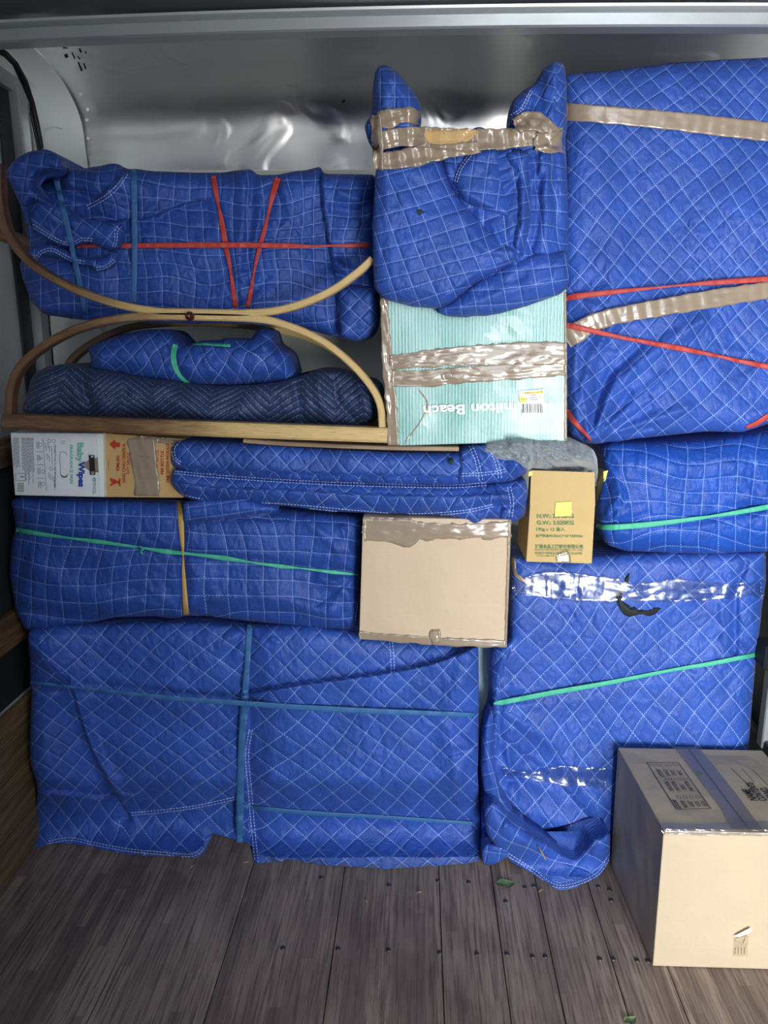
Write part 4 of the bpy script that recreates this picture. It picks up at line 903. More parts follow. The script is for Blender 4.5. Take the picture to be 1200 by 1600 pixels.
# ------------------------------------------------------------------ zigzag navy blanket roll and small blue roll inside the arch
N_ = soft('rolled_blanket', [(34, 640), (45, 610), (48, 590), (68, 573), (100, 568), (130, 575), (170, 580), (215, 590), (270, 597), (330, 603), (400, 603), (440, 598), (475, 585), (500, 576), (530, 578), (560, 590), (596, 600), (600, 625), (594, 655), (560, 668), (400, 668), (200, 656), (40, 648)],
    2.06, .28, M['quilted_navy'], rpx=12, R=36, rd=.06, cell=(13, 10), ang=4, puff=.016, pw=60, seed=71, warp=.35, warpw=110, floor=False,
    folds=[ridge([(128, 580), (132, 610), (150, 655)], -.022, 7), ridge([(70, 580), (60, 620), (70, 650)], .014, 16), ridge([(495, 585), (500, 620), (520, 660)], .020, 10), ridge([(520, 590), (530, 630), (560, 660)], -.016, 6), ridge([(460, 600), (470, 640), (480, 665)], -.014, 8), ridge([(560, 600), (575, 640)], .016, 8), ridge([(250, 600), (300, 640), (340, 665)], .010, 14)])
tag(N_, 'dark navy blanket roll with zigzag stitching lying on the wooden base rail inside the arch', 'blanket')
O_ = soft('rolled_blanket', [(136, 545), (150, 536), (170, 528), (200, 520), (230, 515), (258, 514), (268, 520), (282, 537), (300, 537), (320, 530), (340, 534), (352, 528), (372, 528), (392, 532), (402, 515), (415, 512), (428, 518), (430, 536), (455, 555), (463, 575), (462, 590), (450, 598), (420, 602), (350, 604), (290, 601), (230, 594), (190, 588), (160, 581), (138, 576), (143, 560)],
    2.10, .24, M['quilted_blue_soft'], rpx=8, R=38, rd=.08, cell=(20, 20), ang=48, skew=8, puff=.012, pw=70, seed=73, warp=.5, warpw=90, floor=False,
    folds=[ridge([(272, 540), (272, 570), (300, 600)], -.014, 6), ridge([(395, 530), (420, 545), (430, 560)], .012, 7), step([(300, 540), (350, 542), (400, 550)], .010, 20, 3, (.3, 0)), ridge([(150, 540), (160, 570), (150, 585)], .012, 7)] + fan(270, 560, 0, 360, 8, 6, 50, .005, 5, 77))
tag(O_, 'small blue diamond-stitched blanket roll tied with a green band, lying on the navy zigzag roll', 'blanket')
ribbon('elastic_band', [(274, 538, 8), (271, 555, 9), (274, 575, 8), (285, 592, 6), (302, 604, 4)], 8, [O_], M['green_band'], O_, taut=3, nx=3, off=.004)
ribbon('elastic_band', [(302, 537, 4), (330, 538, 4), (360, 540, 5)], 4, [O_], M['green_band'], O_, taut=3, nx=2, off=.004)

# ------------------------------------------------------------------ upper left bundle
L = soft('wrapped_furniture', [(8, 270), (20, 252), (45, 238), (70, 233), (90, 240), (97, 255), (102, 263), (130, 264), (150, 260), (172, 256), (182, 254), (198, 264), (215, 263), (240, 267), (300, 269), (350, 270), (365, 266), (390, 264), (402, 273), (430, 273), (470, 266), (502, 261), (504, 272), (586, 273), (590, 300), (591, 500), (588, 518), (575, 531), (555, 534), (520, 526), (470, 512), (400, 507), (250, 505), (120, 500), (70, 492), (48, 470), (36, 440), (30, 410), (48, 385), (42, 365), (45, 340), (35, 318)],
    2.12, .27, M['quilted_blue_soft'], rpx=7, R=30, rd=.06, cell=(23, 22), ang=0, puff=.014, pw=100, seed=81, warp=.45, warpw=110, floor=False,
    folds=[ridge([(48, 300), (70, 275), (95, 275)], -.05, 22), step([(185, 345), (230, 340), (290, 318), (320, 312)], -.028, 40, 1.6, (.3, .4)), ridge([(60, 280), (110, 300), (152, 312)], -.026, 8), step([(150, 312), (175, 290), (200, 268)], .030, 22, 2, (.5, .4)),
           ridge([(176, 262), (180, 280)], -.02, 5), step([(502, 262), (506, 330), (518, 400), (526, 450), (531, 530)], -.045, 80, 1.6, (.5, .5)), ridge([(380, 270), (378, 340), (372, 470)], .010, 10), ridge([(395, 275), (392, 340), (385, 420)], -.012, 7), ridge([(410, 300), (398, 400), (385, 480)], .008, 8), ridge([(330, 275), (352, 380), (368, 478)], -.010, 6), ridge([(436, 278), (405, 380), (388, 478)], -.010, 6), ridge([(520, 325), (560, 330), (590, 300)], -.012, 9), ridge([(530, 300), (570, 320), (590, 350)], .012, 9),
           ridge([(210, 340), (209, 300), (208, 265)], -.008, 6), step([(60, 500), (140, 495), (190, 480)], .012, 30, 3), ridge([(524, 410), (560, 440), (530, 440)], -.03, 9)]
    + fan(208, 345, -60, 60, 7, 5, 70, .007, 5, 82) + fan(372, 478, 200, 340, 8, 5, 70, .007, 5, 83) + fan(435, 276, 60, 150, 6, 5, 70, .007, 5, 84))
tag(L, 'long blue square-stitched bundle, upper left, with crossing red bands, resting behind the bentwood arch', 'wrapped furniture')
F_ = [L]
fl = soft('loose_flap', [(42, 322), (60, 312), (90, 318), (110, 330), (130, 340), (160, 345), (188, 350), (194, 356), (190, 380), (184, 388), (172, 392), (160, 388), (145, 380), (128, 378), (112, 386), (90, 382), (68, 372), (48, 352)], 2.07, .04, M['quilted_blue_soft'], L, rpx=8, R=14, rd=.02, cell=(24, 24), ang=38, seed=85, floor=False, puff=.010, pw=40, folds=[ridge([(60, 330), (110, 350), (170, 365)], .010, 12), step([(184, 388), (178, 370), (186, 352)], .010, 10, 2)])
fl0 = soft('loose_flap', [(8, 270), (22, 250), (46, 237), (72, 233), (90, 240), (98, 256), (99, 268), (90, 267), (80, 264), (64, 268), (54, 278), (52, 290), (60, 303), (74, 314), (88, 322), (84, 328), (66, 318), (50, 312), (42, 322), (43, 345), (44, 372), (36, 330)], 2.05, .06, M['quilted_blue_soft'], L, rpx=7, R=14, rd=.03, cell=(23, 23), ang=6, seed=87, floor=False, puff=.008, pw=40)
fl3 = soft('loose_flap', [(530, 452), (560, 446), (588, 452), (590, 503), (584, 519), (570, 530), (552, 533), (532, 527)], 2.085, .05, M['quilted_blue_soft'], L, rpx=8, R=16, rd=.03, cell=(22, 22), ang=45, seed=88, floor=False, puff=.010, pw=40)
fl2 = soft('loose_flap', [(38, 392), (60, 385), (80, 382), (100, 388), (115, 398), (135, 405), (160, 402), (178, 392), (186, 398), (180, 412), (165, 422), (150, 424), (138, 414), (118, 412), (98, 404), (76, 398), (62, 402), (55, 412), (42, 408)], 2.075, .035, M['quilted_blue_soft'], L, rpx=7, R=12, rd=.018, cell=(24, 24), ang=10, seed=86, floor=False, puff=.006, pw=40)
stitches([(50, 352), (90, 376), (112, 381), (128, 374), (145, 375)], [fl], fl, 4, 2); stitches([(190, 352), (182, 360), (181, 376), (176, 390)], [fl], fl, 4, 2); stitches([(55, 406), (66, 393), (84, 391), (110, 405), (135, 411)], [fl2], fl2, 4, 2); stitches([(145, 421), (165, 417), (182, 404)], [fl2], fl2, 4, 2)
stitches([(136, 324), (165, 308), (185, 290), (198, 270)], F_, L, 5, 2)
ribbon('elastic_band', [(85, 262, 8), (92, 300, 9), (103, 345, 9), (113, 390, 8), (124, 440, 8), (133, 488, 8)], 8, F_ + [fl, fl2], M['blue_band'], L, taut=5, nx=3, off=.004)
ribbon('elastic_band', [(209, 265, 10), (210, 340, 9), (210, 400, 9), (209, 474, 8)], 9, F_, M['blue_band'], L, taut=8, nx=3, off=.004)
r1 = ribbon('elastic_band', [(120, 385, 5), (160, 384, 5), (200, 384, 8), (300, 383, 9), (380, 383, 9), (450, 384, 8), (490, 385, 4), (510, 384, 3), (540, 384, 6), (577, 383, 9)], 8, F_, M['red_band'], L, taut=8, nx=3, off=.004, keep=True)
ribbon('elastic_band', [(333, 275, 9), (337, 300, 8), (342, 325, 4), (346, 345, 8), (352, 380, 9), (358, 410, 6), (361, 430, 4), (364, 450, 7), (368, 480, 8)], 8, F_, M['red_band'], L, taut=8, nx=3, off=.004)
ribbon('elastic_band', [(434, 278, 10), (426, 305, 9), (419, 335, 4), (413, 360, 7), (406, 385, 7), (400, 410, 5), (396, 430, 3), (392, 455, 7), (387, 480, 8)], 8, F_, M['red_band'], L, taut=8, nx=3, off=.004)

# ------------------------------------------------------------------ teal box
K = carton('cardboard_box', [(598, 462), (885, 452), (886, 689), (609, 697)], 2.0, .34, M['teal_card'], seed=15, dent=.004)
tag(K, 'pale teal film-wrapped box with brown tape bands and upside-down white writing', 'box')
KY = 1.995
ribbon('packing_tape', [(600, 466, 12), (605, 560, 16), (612, 640, 18), (615, 696, 16)], 16, [K], M['brown_film'], K, nx=6, taut=0, crinkle=.003, rag=1.5, off=.001)
ribbon('packing_tape', [(610, 568, 22), (660, 562, 26), (720, 556, 30), (780, 554, 34), (840, 552, 36), (885, 552, 34)], 30, [K], M['brown_film'], K, nx=12, taut=0, crinkle=.0035, rag=1.5, off=.003, keep=True)
ribbon('packing_tape', [(612, 592, 26), (660, 592, 26), (720, 586, 26), (780, 582, 26), (840, 578, 24), (884, 575, 22)], 26, [K], M['brown_film'], K, nx=10, taut=0, crinkle=.0035, rag=1.5, off=.002)
ribbon('packing_tape', [(883, 456, 4), (884, 560, 4), (884, 688, 4)], 4, [K], M['brown_film'], K, nx=2, taut=0, crinkle=.001, rag=.5, off=.001)
for pts, nm in ((((690, 590, 8), (700, 588, 12), (710, 587, 8)), 'tape_scrap'),): ribbon(nm, pts, 8, [K], M['brown_tape'], K, nx=4, taut=0, crinkle=.003, rag=2, off=.006)
ribbon('film_fold', [(655, 610, 2), (668, 630, 3), (662, 650, 3), (645, 675, 2), (632, 694, 2)], 3, [K], M['brown_film'], K, nx=3, taut=0, crinkle=.002, rag=.6, off=.001)
text('lettering', 'Hamilton Beach', 750, 638.5, 178, 16, 178, KY, M['white_print'], K, bold=.025)
SL = patch('shipping_label', [(810, 611), (850, 608), (852, 645), (816, 648)], KY, M['label_paper'], K, .003)
patch('yellow_sticker', [(811, 621), (822, 620), (822, 629), (814, 630)], KY, M['yellow_tape'], SL, .0036); patch('yellow_sticker', [(818, 613), (848, 611), (848, 614.5), (818, 616)], KY, M['yellow_tape'], SL, .0034); patch('yellow_sticker', [(842, 618), (845, 618), (845, 622), (842, 622)], KY, M['yellow_tape'], SL, .0036)
text('lettering', 'A.X.E', 819, 624, 10, 4, 180, KY, M['black_print'], SL, lift=.0045); text('lettering', '300 8VL7DVT000013', 833, 613.2, 32, 2.6, 176, KY, M['black_print'], SL, lift=.0045)
lines('small_print', [(828, 618, 839, 617), (826, 622, 840, 621), (826, 625, 840, 624.4)], .9, KY, M['grey_print'], SL, lift=.004)
sg = []; x = 816.0
while x < 848: sg.append((x, 631, x + .6, 645)); x += rr.choice((1.3, 1.9, 2.6))
lines('barcode', sg, .8, KY, M['black_print'], SL, lift=.0042)

# ------------------------------------------------------------------ bundle with taped blanket ears on the teal box
J = soft('wrapped_furniture', [(590, 230), (640, 216), (720, 216), (745, 196), (762, 204), (768, 212), (830, 190), (882, 190), (887, 300), (889, 440), (886, 456), (800, 458), (700, 461), (600, 465), (586, 450), (585, 350), (588, 262)],
    1.955, .32, M['quilted_blue'], rpx=9, R=50, rd=.06, cell=(24, 24), ang=-4, skew=4, puff=.014, pw=120, seed=91, warp=.6, warpw=120, floor=False,
    folds=[step([(690, 240), (700, 280), (730, 330), (790, 400)], -.03, 60, 5), step([(800, 236), (822, 280), (826, 330), (812, 400)], .030, 40, 4, (.3, .4)), ridge([(850, 250), (856, 330), (850, 420)], .012, 12), ridge([(835, 245), (842, 300)], -.016, 6), ridge([(870, 250), (868, 350)], -.010, 6), ridge([(736, 330), (745, 380), (760, 400)], -.014, 8), ridge([(770, 350), (785, 390)], .012, 7), ridge([(830, 400), (860, 405), (888, 400)], -.012, 6), ridge([(720, 470), (800, 440), (885, 430)], .012, 14), ridge([(842, 300), (838, 360), (828, 390)], -.014, 6)]
    + fan(860, 235, 80, 160, 7, 8, 100, .012, 6, 93))
JA = soft('draped_fold', [(588, 258), (640, 250), (684, 246), (694, 270), (706, 296), (726, 320), (748, 346), (778, 372), (800, 386), (818, 392), (819, 400), (806, 410), (766, 428), (738, 446), (722, 460), (708, 474), (690, 482), (650, 480), (600, 468), (584, 450), (582, 350)],
    1.925, .055, M['quilted_blue'], J, rpx=9, R=34, rd=.04, cell=(27, 26), ang=-19, skew=4, puff=.012, pw=140, seed=96, warp=.35, warpw=180, floor=False,
    folds=[ridge([(620, 260), (660, 360), (720, 440)], .008, 34), ridge([(720, 335), (760, 390), (800, 398)], .010, 9), ridge([(690, 470), (740, 430), (800, 402)], .010, 8)] + fan(600, 250, 30, 90, 6, 10, 90, .006, 6, 92) + fan(812, 396, 140, 230, 6, 6, 60, .006, 5, 97))
JB = soft('draped_fold', [(706, 286), (714, 262), (730, 240), (745, 228), (778, 226), (786, 250), (792, 290), (803, 346), (780, 340), (750, 328), (726, 318), (712, 300)], 1.937, .08, M['quilted_blue'], J, rpx=7, R=20, rd=.04, cell=(24, 24), ang=8, puff=.008, pw=50, seed=98, floor=False, folds=[ridge([(722, 300), (760, 320), (795, 335)], .008, 8)])
JC = soft('draped_fold', [(788, 236), (812, 232), (830, 240), (826, 262), (830, 300), (831, 340), (824, 375), (816, 396), (802, 396), (797, 380), (806, 340), (808, 300), (802, 270), (790, 252)], 1.92, .07, M['quilted_blue'], J, rpx=8, R=18, rd=.045, cell=(24, 24), ang=-12, puff=.008, pw=50, seed=99, floor=False, folds=[ridge([(812, 290), (818, 340), (808, 385)], .006, 6)])
JD = soft('draped_fold', [(676, 486), (700, 474), (722, 458), (750, 436), (800, 408), (840, 396), (889, 392), (889, 440), (882, 457), (820, 480), (770, 492), (735, 495), (700, 495)], 1.93, .055, M['quilted_blue'], J, rpx=10, R=30, rd=.04, cell=(25, 24), ang=-10, skew=4, puff=.010, pw=60, seed=102, floor=False,
    folds=[ridge([(720, 480), (800, 450), (885, 436)], .010, 14), ridge([(750, 460), (820, 430)], -.008, 7)])
tag(J, 'bulging blue square-stitched bundle with two blanket ears taped together, sitting on the teal box', 'wrapped furniture')
J1 = soft('blanket_ear', [(584, 118), (590, 104), (602, 101), (618, 108), (640, 134), (656, 158), (659, 185), (652, 215), (590, 232), (580, 225), (572, 212), (570, 196), (580, 178), (582, 150)], 1.94, .12, M['quilted_blue'], J, rpx=8, R=24, rd=.06, cell=(22, 22), ang=0, seed=94, puff=.008, pw=50, floor=False, folds=[ridge([(586, 150), (584, 190), (580, 215)], -.018, 5), ridge([(615, 120), (635, 160), (640, 195)], .010, 12)])
J2 = soft('blanket_ear', [(795, 176), (800, 158), (818, 142), (832, 134), (845, 112), (860, 97), (874, 96), (882, 100), (886, 130), (887, 200), (880, 240), (840, 225), (805, 215), (796, 196)], 1.935, .14, M['quilted_blue'], J, rpx=7, R=22, rd=.06, cell=(22, 22), ang=30, seed=95, puff=.010, pw=50, floor=False, folds=[step([(800, 196), (815, 182), (826, 160), (836, 134)], -.020, 24, 2, (.3, .3)), step([(868, 100), (870, 130), (864, 190)], .010, 20, 2, (.4, .4)), ridge([(850, 120), (842, 150), (850, 185)], -.010, 6), step([(794, 184), (810, 180), (822, 190)], -.02, 14, 2)])
F_ = [J, J1, J2, JA, JB, JC, JD]
stitches([(798, 182), (815, 170), (826, 150), (832, 138)], [J2], J2, 4, 2); stitches([(712, 284), (720, 262), (736, 240)], [JB], JB, 4, 2)
a1 = ribbon('packing_tape', [(590, 188, 22), (606, 186, 34), (622, 182, 26), (640, 180, 26), (656, 186, 18)], 26, F_, M['brown_tape'], J, nx=10, taut=3, off=.004, crinkle=.005, rag=2, keep=True)
a0 = ribbon('packing_tape', [(590, 222, 30), (620, 215, 30), (670, 214, 32), (720, 218, 36), (760, 218, 34), (800, 216, 30), (840, 212, 30), (880, 214, 30)], 32, F_ + [a1], M['brown_tape'], J, nx=10, taut=6, off=.005, crinkle=.003, rag=1.5, keep=True)
pk = ribbon('cardboard_patch', [(664, 205, 6), (674, 214, 22), (700, 215, 24), (724, 212, 20), (746, 206, 8)], 22, [a0], M['cardboard_soy'], J, nx=6, taut=0, off=.001, rag=1.5, label='tan cardboard seen under the tape')
a2 = ribbon('packing_tape', [(586, 252, 26), (620, 250, 30), (660, 242, 30), (700, 236, 22), (750, 230, 18)], 28, F_ + [a0], M['brown_tape'], J, nx=8, taut=6, off=.004, crinkle=.003, rag=1.5, keep=True)
ribbon('packing_tape', [(586, 180, 16), (590, 215, 20), (591, 250, 18), (592, 266, 14)], 18, F_ + [a0, a1, a2], M['brown_tape'], J, nx=6, taut=2, off=.002, crinkle=.005, rag=2)
ribbon('packing_tape', [(806, 198, 24), (822, 190, 30), (840, 190, 30), (856, 202, 26), (868, 215, 30)], 28, F_ + [a0], M['brown_tape'], J, nx=10, taut=2, off=.003, crinkle=.006, rag=2)
ribbon('packing_tape', [(836, 222, 26), (856, 224, 34), (880, 222, 36)], 34, F_ + [a0], M['brown_tape'], J, nx=10, taut=2, off=.006, crinkle=.006, rag=2.5)
ribbon('worn_hole', [(651, 331, 4), (656, 333, 10), (661, 334, 4)], 10, [JA], M['torn_lining'], J, nx=4, taut=0, off=.001, rag=2)

# ------------------------------------------------------------------ small open carton and the felt stuffed above it
FX = 2.04
Fb = carton('open_cardboard_box', [(828, 789), (930, 791), (925, 881), (822, 878)], FX, .20, M['cardboard_yellow'], seed=17, dent=.0015, top_open=True)
tag(Fb, 'small open tan carton with green printing and raised flaps, on the lower right bundle', 'box')
def flap(name, q, Ys, th=.003):
    v = [onY(x, y, Y) for (x, y), Y in zip(q, Ys)]; v += [p + np.array([0, th, 0]) for p in v]
    return link(name, v, [[0, 1, 2, 3], [7, 6, 5, 4], [0, 4, 5, 1], [1, 5, 6, 2], [2, 6, 7, 3], [3, 7, 4, 0]], M['cardboard_yellow'], Fb, smooth=False)
flap('flap', [(830, 735), (929, 738), (930, 791), (828, 789)], [FX + .008, FX + .008, FX, FX])
flap('flap', [(933, 730), (949, 736), (944, 750), (931, 790)], [FX + .16, FX + .05, FX + .04, FX + .01], .002)
flap('flap', [(827, 742), (831, 738), (829, 789), (824, 786)], [FX + .10, FX + .05, FX + .012, FX + .05], .002)
fb2 = MB(); q0, q1 = onY(822, 878, FX), onY(828, 789, FX)
patch('yellow_tape', [(868, 785), (893, 784), (893, 806), (867, 807)], FX - .002, M['yellow_tape'], Fb, .002); patch('yellow_tape', [(943, 737), (950, 735), (946, 750), (943, 753)], FX + .05, M['yellow_tape'], Fb, .004); patch('yellow_tape', [(826, 738), (831, 736), (832, 742), (826, 745)], FX + .008, M['yellow_tape'], Fb, .004)
FY = FX - .0018; GP = M['green_print']
text('lettering', 'N.W.: 2.040KG', 868, 806.5, 58, 6.4, 0, FY, GP, Fb, bold=.03); text('lettering', 'G.W.: 3.020KG', 868, 817, 58, 6.4, 0, FY, GP, Fb, bold=.03)
text('lettering', '170g x 12 盒入', 861, 827.5, 45, 7, 0, FY, GP, Fb, bold=.015); text('lettering', '台灣製造PRODUCT OF TAIWAN', 874, 837.5, 73, 5, 0.5, FY, GP, Fb, bold=.02)
text('lettering', '鴻福食品工廠股份有限公司', 873.5, 854, 75, 6.6, 0.5, FY, GP, Fb, bold=.02); text('lettering', 'HUANG FUR FOODS FACTORY CO., LTD.', 873.5, 859.5, 75, 3, 0.5, FY, GP, Fb, bold=.01)
text('lettering', '桃園市楊梅區民富路二段268號', 873, 864.5, 74, 4.2, 0.5, FY, GP, Fb); text('lettering', 'Tel:(03)488-799', 852, 869, 29, 3, 0.5, FY, GP, Fb)
ribbon('packing_tape', [(876, 862, 20), (880, 872, 24), (880, 879, 24)], 22, [Fb], M['clear_film'], Fb, nx=6, taut=0, off=.001, crinkle=.002, rag=1)
G = soft('felt_blanket', [(754, 698), (760, 692), (790, 689), (830, 687), (870, 685), (900, 690), (925, 700), (932, 712), (935, 730), (934, 755), (928, 762), (918, 750), (880, 748), (838, 740), (822, 732), (808, 722), (790, 720), (768, 716), (756, 708)],
    lambda x, y: 1.95 + .05 * sstep(815, 850, x) + .11 * sstep(715, 738, y) * sstep(820, 836, x), .16, M['grey_felt'], rpx=8, R=16, rd=.04, puff=.014, pw=30, seed=101, wr=.004, s=1.8, floor=False,
    folds=[step([(756, 708), (790, 704), (818, 706), (826, 716)], -.014, 14, 2), step([(826, 718), (832, 706), (834, 694)], .016, 20, 2), ridge([(800, 692), (850, 698), (900, 712), (926, 722)], .032, 7), ridge([(832, 700), (834, 720), (830, 735)], -.028, 4), ridge([(850, 715), (870, 730), (900, 728), (920, 735)], -.028, 4), ridge([(858, 705), (890, 716), (918, 740)], -.020, 4), ridge([(760, 697), (775, 702), (800, 712)], -.020, 4), ridge([(925, 705), (930, 730), (928, 755)], .012, 5), ridge([(840, 725), (860, 738)], .020, 4)])
tag(G, 'crumpled grey flecked felt blanket stuffed between the teal box and the small open carton', 'blanket')

# ------------------------------------------------------------------ big moving carton on the floor
ZB = .402
f0 = onZ(1020, 1510, 0.001); X0, Y0_ = f0[0], f0[1]
q = [onY(1035, 1297, Y0_), None, None, f0]
V0 = [(X0 - .004, Y0_, ZB), (X0 + .42, Y0_ + .004, ZB), (X0 + .42, Y0_ + .004, .002), (X0, Y0_, .002)]
_on = onY; _qs = iter(V0)
def onY_v(a, b_, Y): return np.array(a)
R_ = None
def carton_w(name, V0, depth, mat, slant, **k):
    global onY
    keep_ = onY; onY = lambda a, b_, Y: np.array(V0[int(a)])
    try: o = carton(name, [(0, 0), (1, 0), (2, 0), (3, 0)], 0, depth, mat, slant=slant, **k)
    finally: onY = keep_
    return o
R_ = carton_w('moving_box', V0, .395, M['cardboard_moving'], -.015, seed=19, dent=.003)
tag(R_, 'large cardboard moving box standing on the floor in the lower right corner, taped top', 'box')
ex = np.array([1., .01, 0]); ey = np.array([-.04, 1., 0]); OT = np.array([X0, Y0_, ZB + .0035])
def topl(px, py):
    p = onZ(px, py, ZB + .0035); d = p - OT; y = d[1] / 1.0; x = d[0] + .04 * y; return x, y
def topquad(name, pts, mat, lift=0.0):
    v = [OT + ex * topl(*p)[0] + ey * topl(*p)[1] + np.array([0, 0, lift]) for p in pts]; return link(name, v, [list(range(len(v)))], mat, R_, smooth=False)
topquad('top_seam', [(1073, 1168), (1075, 1168), (1172, 1297), (1170, 1297)], M['black_print'], .0004)
topquad('seam_tape', [(1054, 1168), (1092, 1168), (1150, 1240), (1192, 1297), (1144, 1297), (1128, 1266), (1088, 1212)], M['seam_tape'], .0010)
bb = MB(); wv = []
topquad('edge_tape', [(1030, 1286), (1100, 1288), (1150, 1286), (1200, 1284), (1204, 1297), (1036, 1297)], M['seam_tape'], .0012)
corners = [topl(1011, 1192), topl(1060, 1192), topl(1111, 1264), topl(1057, 1265)]
c0, c1, c2, c3 = [np.array(c) for c in corners]
bl = lambda s_, t_: (c0 * (1 - s_) + c1 * s_) * (1 - t_) + (c3 * (1 - s_) + c2 * s_) * t_
sg = []
for a, b_ in ((c0, c1), (c1, c2), (c2, c3), (c3, c0)): sg.append((*a, *b_))
pl = (OT + np.array([0, 0, .0006]), ex, ey)
lines('printed_frame', sg, .0022, 0, M['black_print'], R_, plane=pl)
sg = []
def sq(s_, t_, ds=.11, dt=.045):
    k = [bl(s_, t_), bl(s_ + ds, t_), bl(s_ + ds, t_ + dt), bl(s_, t_ + dt)]
    for i in range(4): sg.append((*k[i], *k[(i + 1) % 4]))
for i in range(5): sq(.06 + .18 * i, .04)
for i in range(4): sq(.24 + .19 * i, .36); sq(.24 + .19 * i, .74)
sg.append((*bl(.16, .14), *bl(.16, .32)))
lines('printed_checkboxes', sg, .0013, 0, M['black_print'], R_, plane=pl)
def ttext(s, s_, t_, w, h, mat=M['black_print'], bold=.02):
    c = bl(s_, t_); O = OT + np.array([0, 0, .0006]) + ex * c[0] + ey * c[1]
    U = (c0 - c3); U = U / np.linalg.norm(U); Vv = (c0 - c1); Vv = Vv / np.linalg.norm(Vv)
    U3 = ex * U[0] + ey * U[1]; V3 = ex * Vv[0] + ey * Vv[1]
    text('lettering', s, 0, 0, w, h, 0, 0, mat, R_, plane=(O, U3, V3), bold=bold)
Lx = np.linalg.norm(c0 - c3)
for s, s_, t_, w in (('KITCHEN', .22, .24, .17), ('GARAGE', .42, .24, .15), ('OFFICE', .62, .24, .12), ('MISC', .82, .24, .10), ('DINING ROOM', .22, .54, .2), ('LIVING ROOM', .42, .54, .2), ('DEN', .62, .56, .10), ('FAMILY ROOM', .82, .54, .2), ('BEDROOMS', .10, .90, .17), ('MASTER', .32, .90, .14), ('GUEST', .52, .90, .12), ('KIDS', .72, .90, .10), ('BATH', .9, .90, .10)):
    ttext(s, s_, t_, w * Lx * 1.0, .012)
def gtext(s, px, py, w, h):
    x, y = topl(px, py); O = OT + np.array([0, 0, .0006]) + ex * x + ey * y
    a = np.array(topl(1165, 1270)); b2 = np.array(topl(1145, 1243)); U = (b2 - a) / np.linalg.norm(b2 - a); Vv = np.array([-U[1], U[0]])
    text('lettering', s, 0, 0, w, h, 0, 0, M['black_print'], R_, plane=(O, ex * U[0] + ey * U[1], ex * Vv[0] + ey * Vv[1]), bold=.03)
gtext('NAME', 1172, 1243, .052, .022); gtext('CONTENTS', 1182, 1238, .085, .022); gtext('ROOM NO.', 1204, 1246, .085, .022)
sg = []
for a, b2 in (((1143, 1201), (1174, 1232)), ((1160, 1202), (1180, 1224)), ((1176, 1203), (1206, 1234))): sg.append((*topl(*a), *topl(*b2)))
lines('printed_rules', sg, .0015, 0, M['black_print'], R_, plane=pl)
topquad('torn_hole', [(1086, 1208), (1092, 1206), (1099, 1210), (1095, 1212), (1088, 1212)], M['leaf'], .0016)
# front face details
fv = lambda px, py, l=.004: onY(px, py, Y0_ - l)
def fquad(name, pts, mat, l=.004, label=None):
    o = link(name, [fv(x, y, l) for x, y in pts], [list(range(len(pts)))], mat, R_, smooth=False)
    if label: o['label'] = label
    return o
ribbon('edge_tape', [(1034, 1300, 10), (1100, 1301, 9), (1220, 1302, 9)], 9, [R_], M['clear_film'], R_, nx=4, taut=0, off=.004, crinkle=.001, rag=1)
fquad('recycling_print', [(1148, 1462), (1170, 1462), (1168, 1494), (1145, 1494)], M['clear_film'], .0045)
lines('recycling_print', [(1152, 1468, 1168, 1464), (1168, 1464, 1162, 1476), (1149, 1470, 1160, 1480), (1150, 1482, 1150, 1492), (1155, 1482, 1155, 1492), (1160, 1482, 1160, 1492), (1165, 1482, 1165, 1492)], 1.2, Y0_ - .004, M['cardboard_soy'], R_)
fquad('white_scrape', [(1147, 1463), (1160, 1456), (1172, 1450), (1175, 1453), (1166, 1460), (1155, 1464)], M['white_print'], .0055)

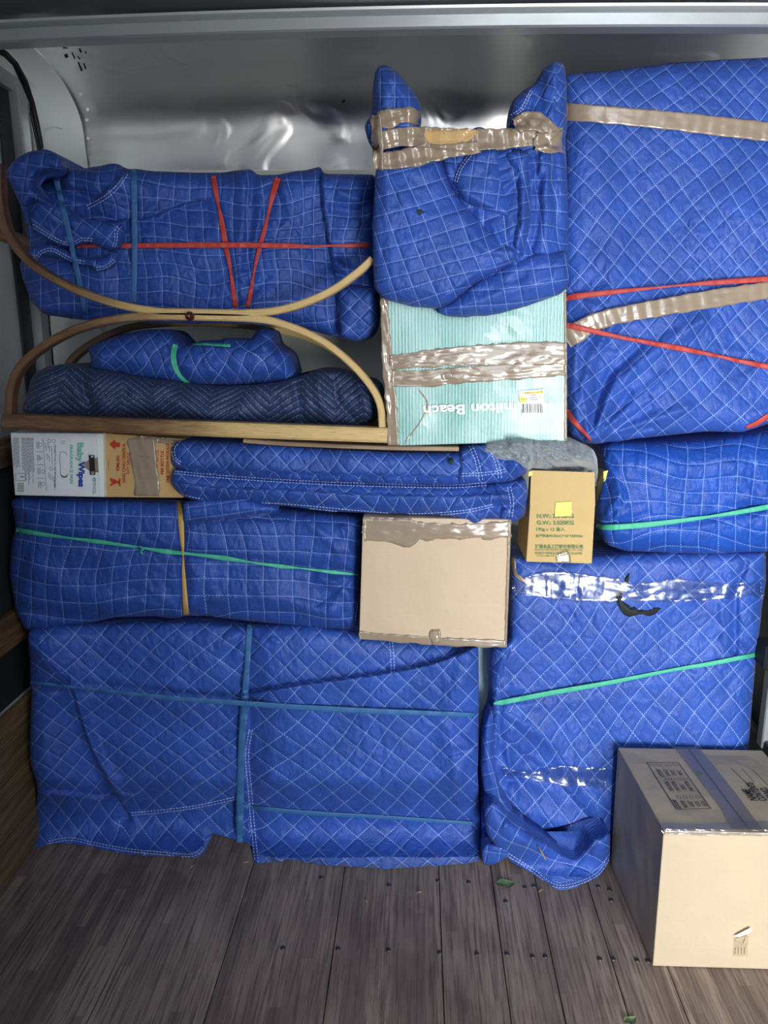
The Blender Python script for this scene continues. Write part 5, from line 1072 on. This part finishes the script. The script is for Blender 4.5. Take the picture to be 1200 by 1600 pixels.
# ------------------------------------------------------------------ little things on the floor
t = tag(empty('floor_debris_leaf', (0, 0, 0)), 'x', 'leaf'); bpy.data.objects.remove(t)
def leafm(px, py, L, a, mat, label, nm='fallen_leaf', wid=.6):
    p = onZ(px, py, .001); v = []; f = []; n = 10
    ca, sa = math.cos(a), math.sin(a)
    for i in range(n + 1):
        t_ = i / n; w = wid * L * math.sin(math.pi * t_) ** .7
        for k, s_ in enumerate((-1, 0, 1)):
            x, y = (t_ - .5) * L, s_ * w / 2; v.append((p[0] + x * ca - y * sa, p[1] + x * sa + y * ca, .003 + abs(s_) * .004 + .003 * math.sin(t_ * 7)))
    for i in range(n):
        for k in (0, 1): a_ = i * 3 + k; f.append([a_, a_ + 1, a_ + 4, a_ + 3])
    n0 = len(v); v += [(x, y, z - .0012) for x, y, z in v]; f += [[n0 + i for i in q_][::-1] for q_ in f[:]]
    tag(link(nm, v, f, mat), label, 'leaf')
leafm(790, 1382, .055, .1, M['leaf'], 'green crumpled leaf on the floor below the trailing blue hem'); leafm(984, 1596, .035, .4, M['leaf'], 'small pale leaf on the floor at the bottom edge, left of the moving box')
for k, (px, py) in enumerate([(820, 1386), (834, 1384), (935, 1385), (952, 1390), (955, 1406), (937, 1498), (958, 1498), (995, 1500), (1012, 1501), (745, 1490), (792, 1490), (832, 1494), (852, 1494), (607, 1484), (687, 1488), (528, 1482), (442, 1481), (732, 1378), (684, 1376), (608, 1383), (790, 1408), (502, 1371)]):
    p = onZ(px, py, .001); bb = MB(); bb.tube([(p[0], p[1], -.002), (p[0], p[1], .0015), (p[0], p[1], .0028)], [.0072, .0068, .004], 10)
    tag(bb.build('floor_screw', M['bolt_steel'], None, True), 'small steel screw head set in the dark floor boards', 'screw', 'screw heads in the floor boards')
for k, (px, py, a) in enumerate([(385, 1348, .3), (300, 1355, 1.1), (655, 1395, .4), (572, 1408, 2), (845, 1392, .7)]):
    p = onZ(px, py, .001); bb = MB(); bb.tube([(p[0] - .01 * math.cos(a), p[1] - .01 * math.sin(a), .002), (p[0], p[1], .0045), (p[0] + .01 * math.cos(a), p[1] + .01 * math.sin(a), .002)], [.0008, .0022, .0008], 6)
    tag(bb.build('wood_chip', M['straw'], None, True), 'tiny pale wood chip lying on the dark floor in front of the bundles', 'wood chip', 'wood chips on the floor')
# strap end at the right wall
p = onY(1196, 1032, 2.12); bb = MB(); bb.box(p[0] + .0, p[0] + .06, 2.12, 2.2, p[2] - .035, p[2] + .045, .008)
tag(bb.build('strap_ratchet', M['black_strap']), 'black cargo strap end at the right wall beside the lower right bundle', 'strap')
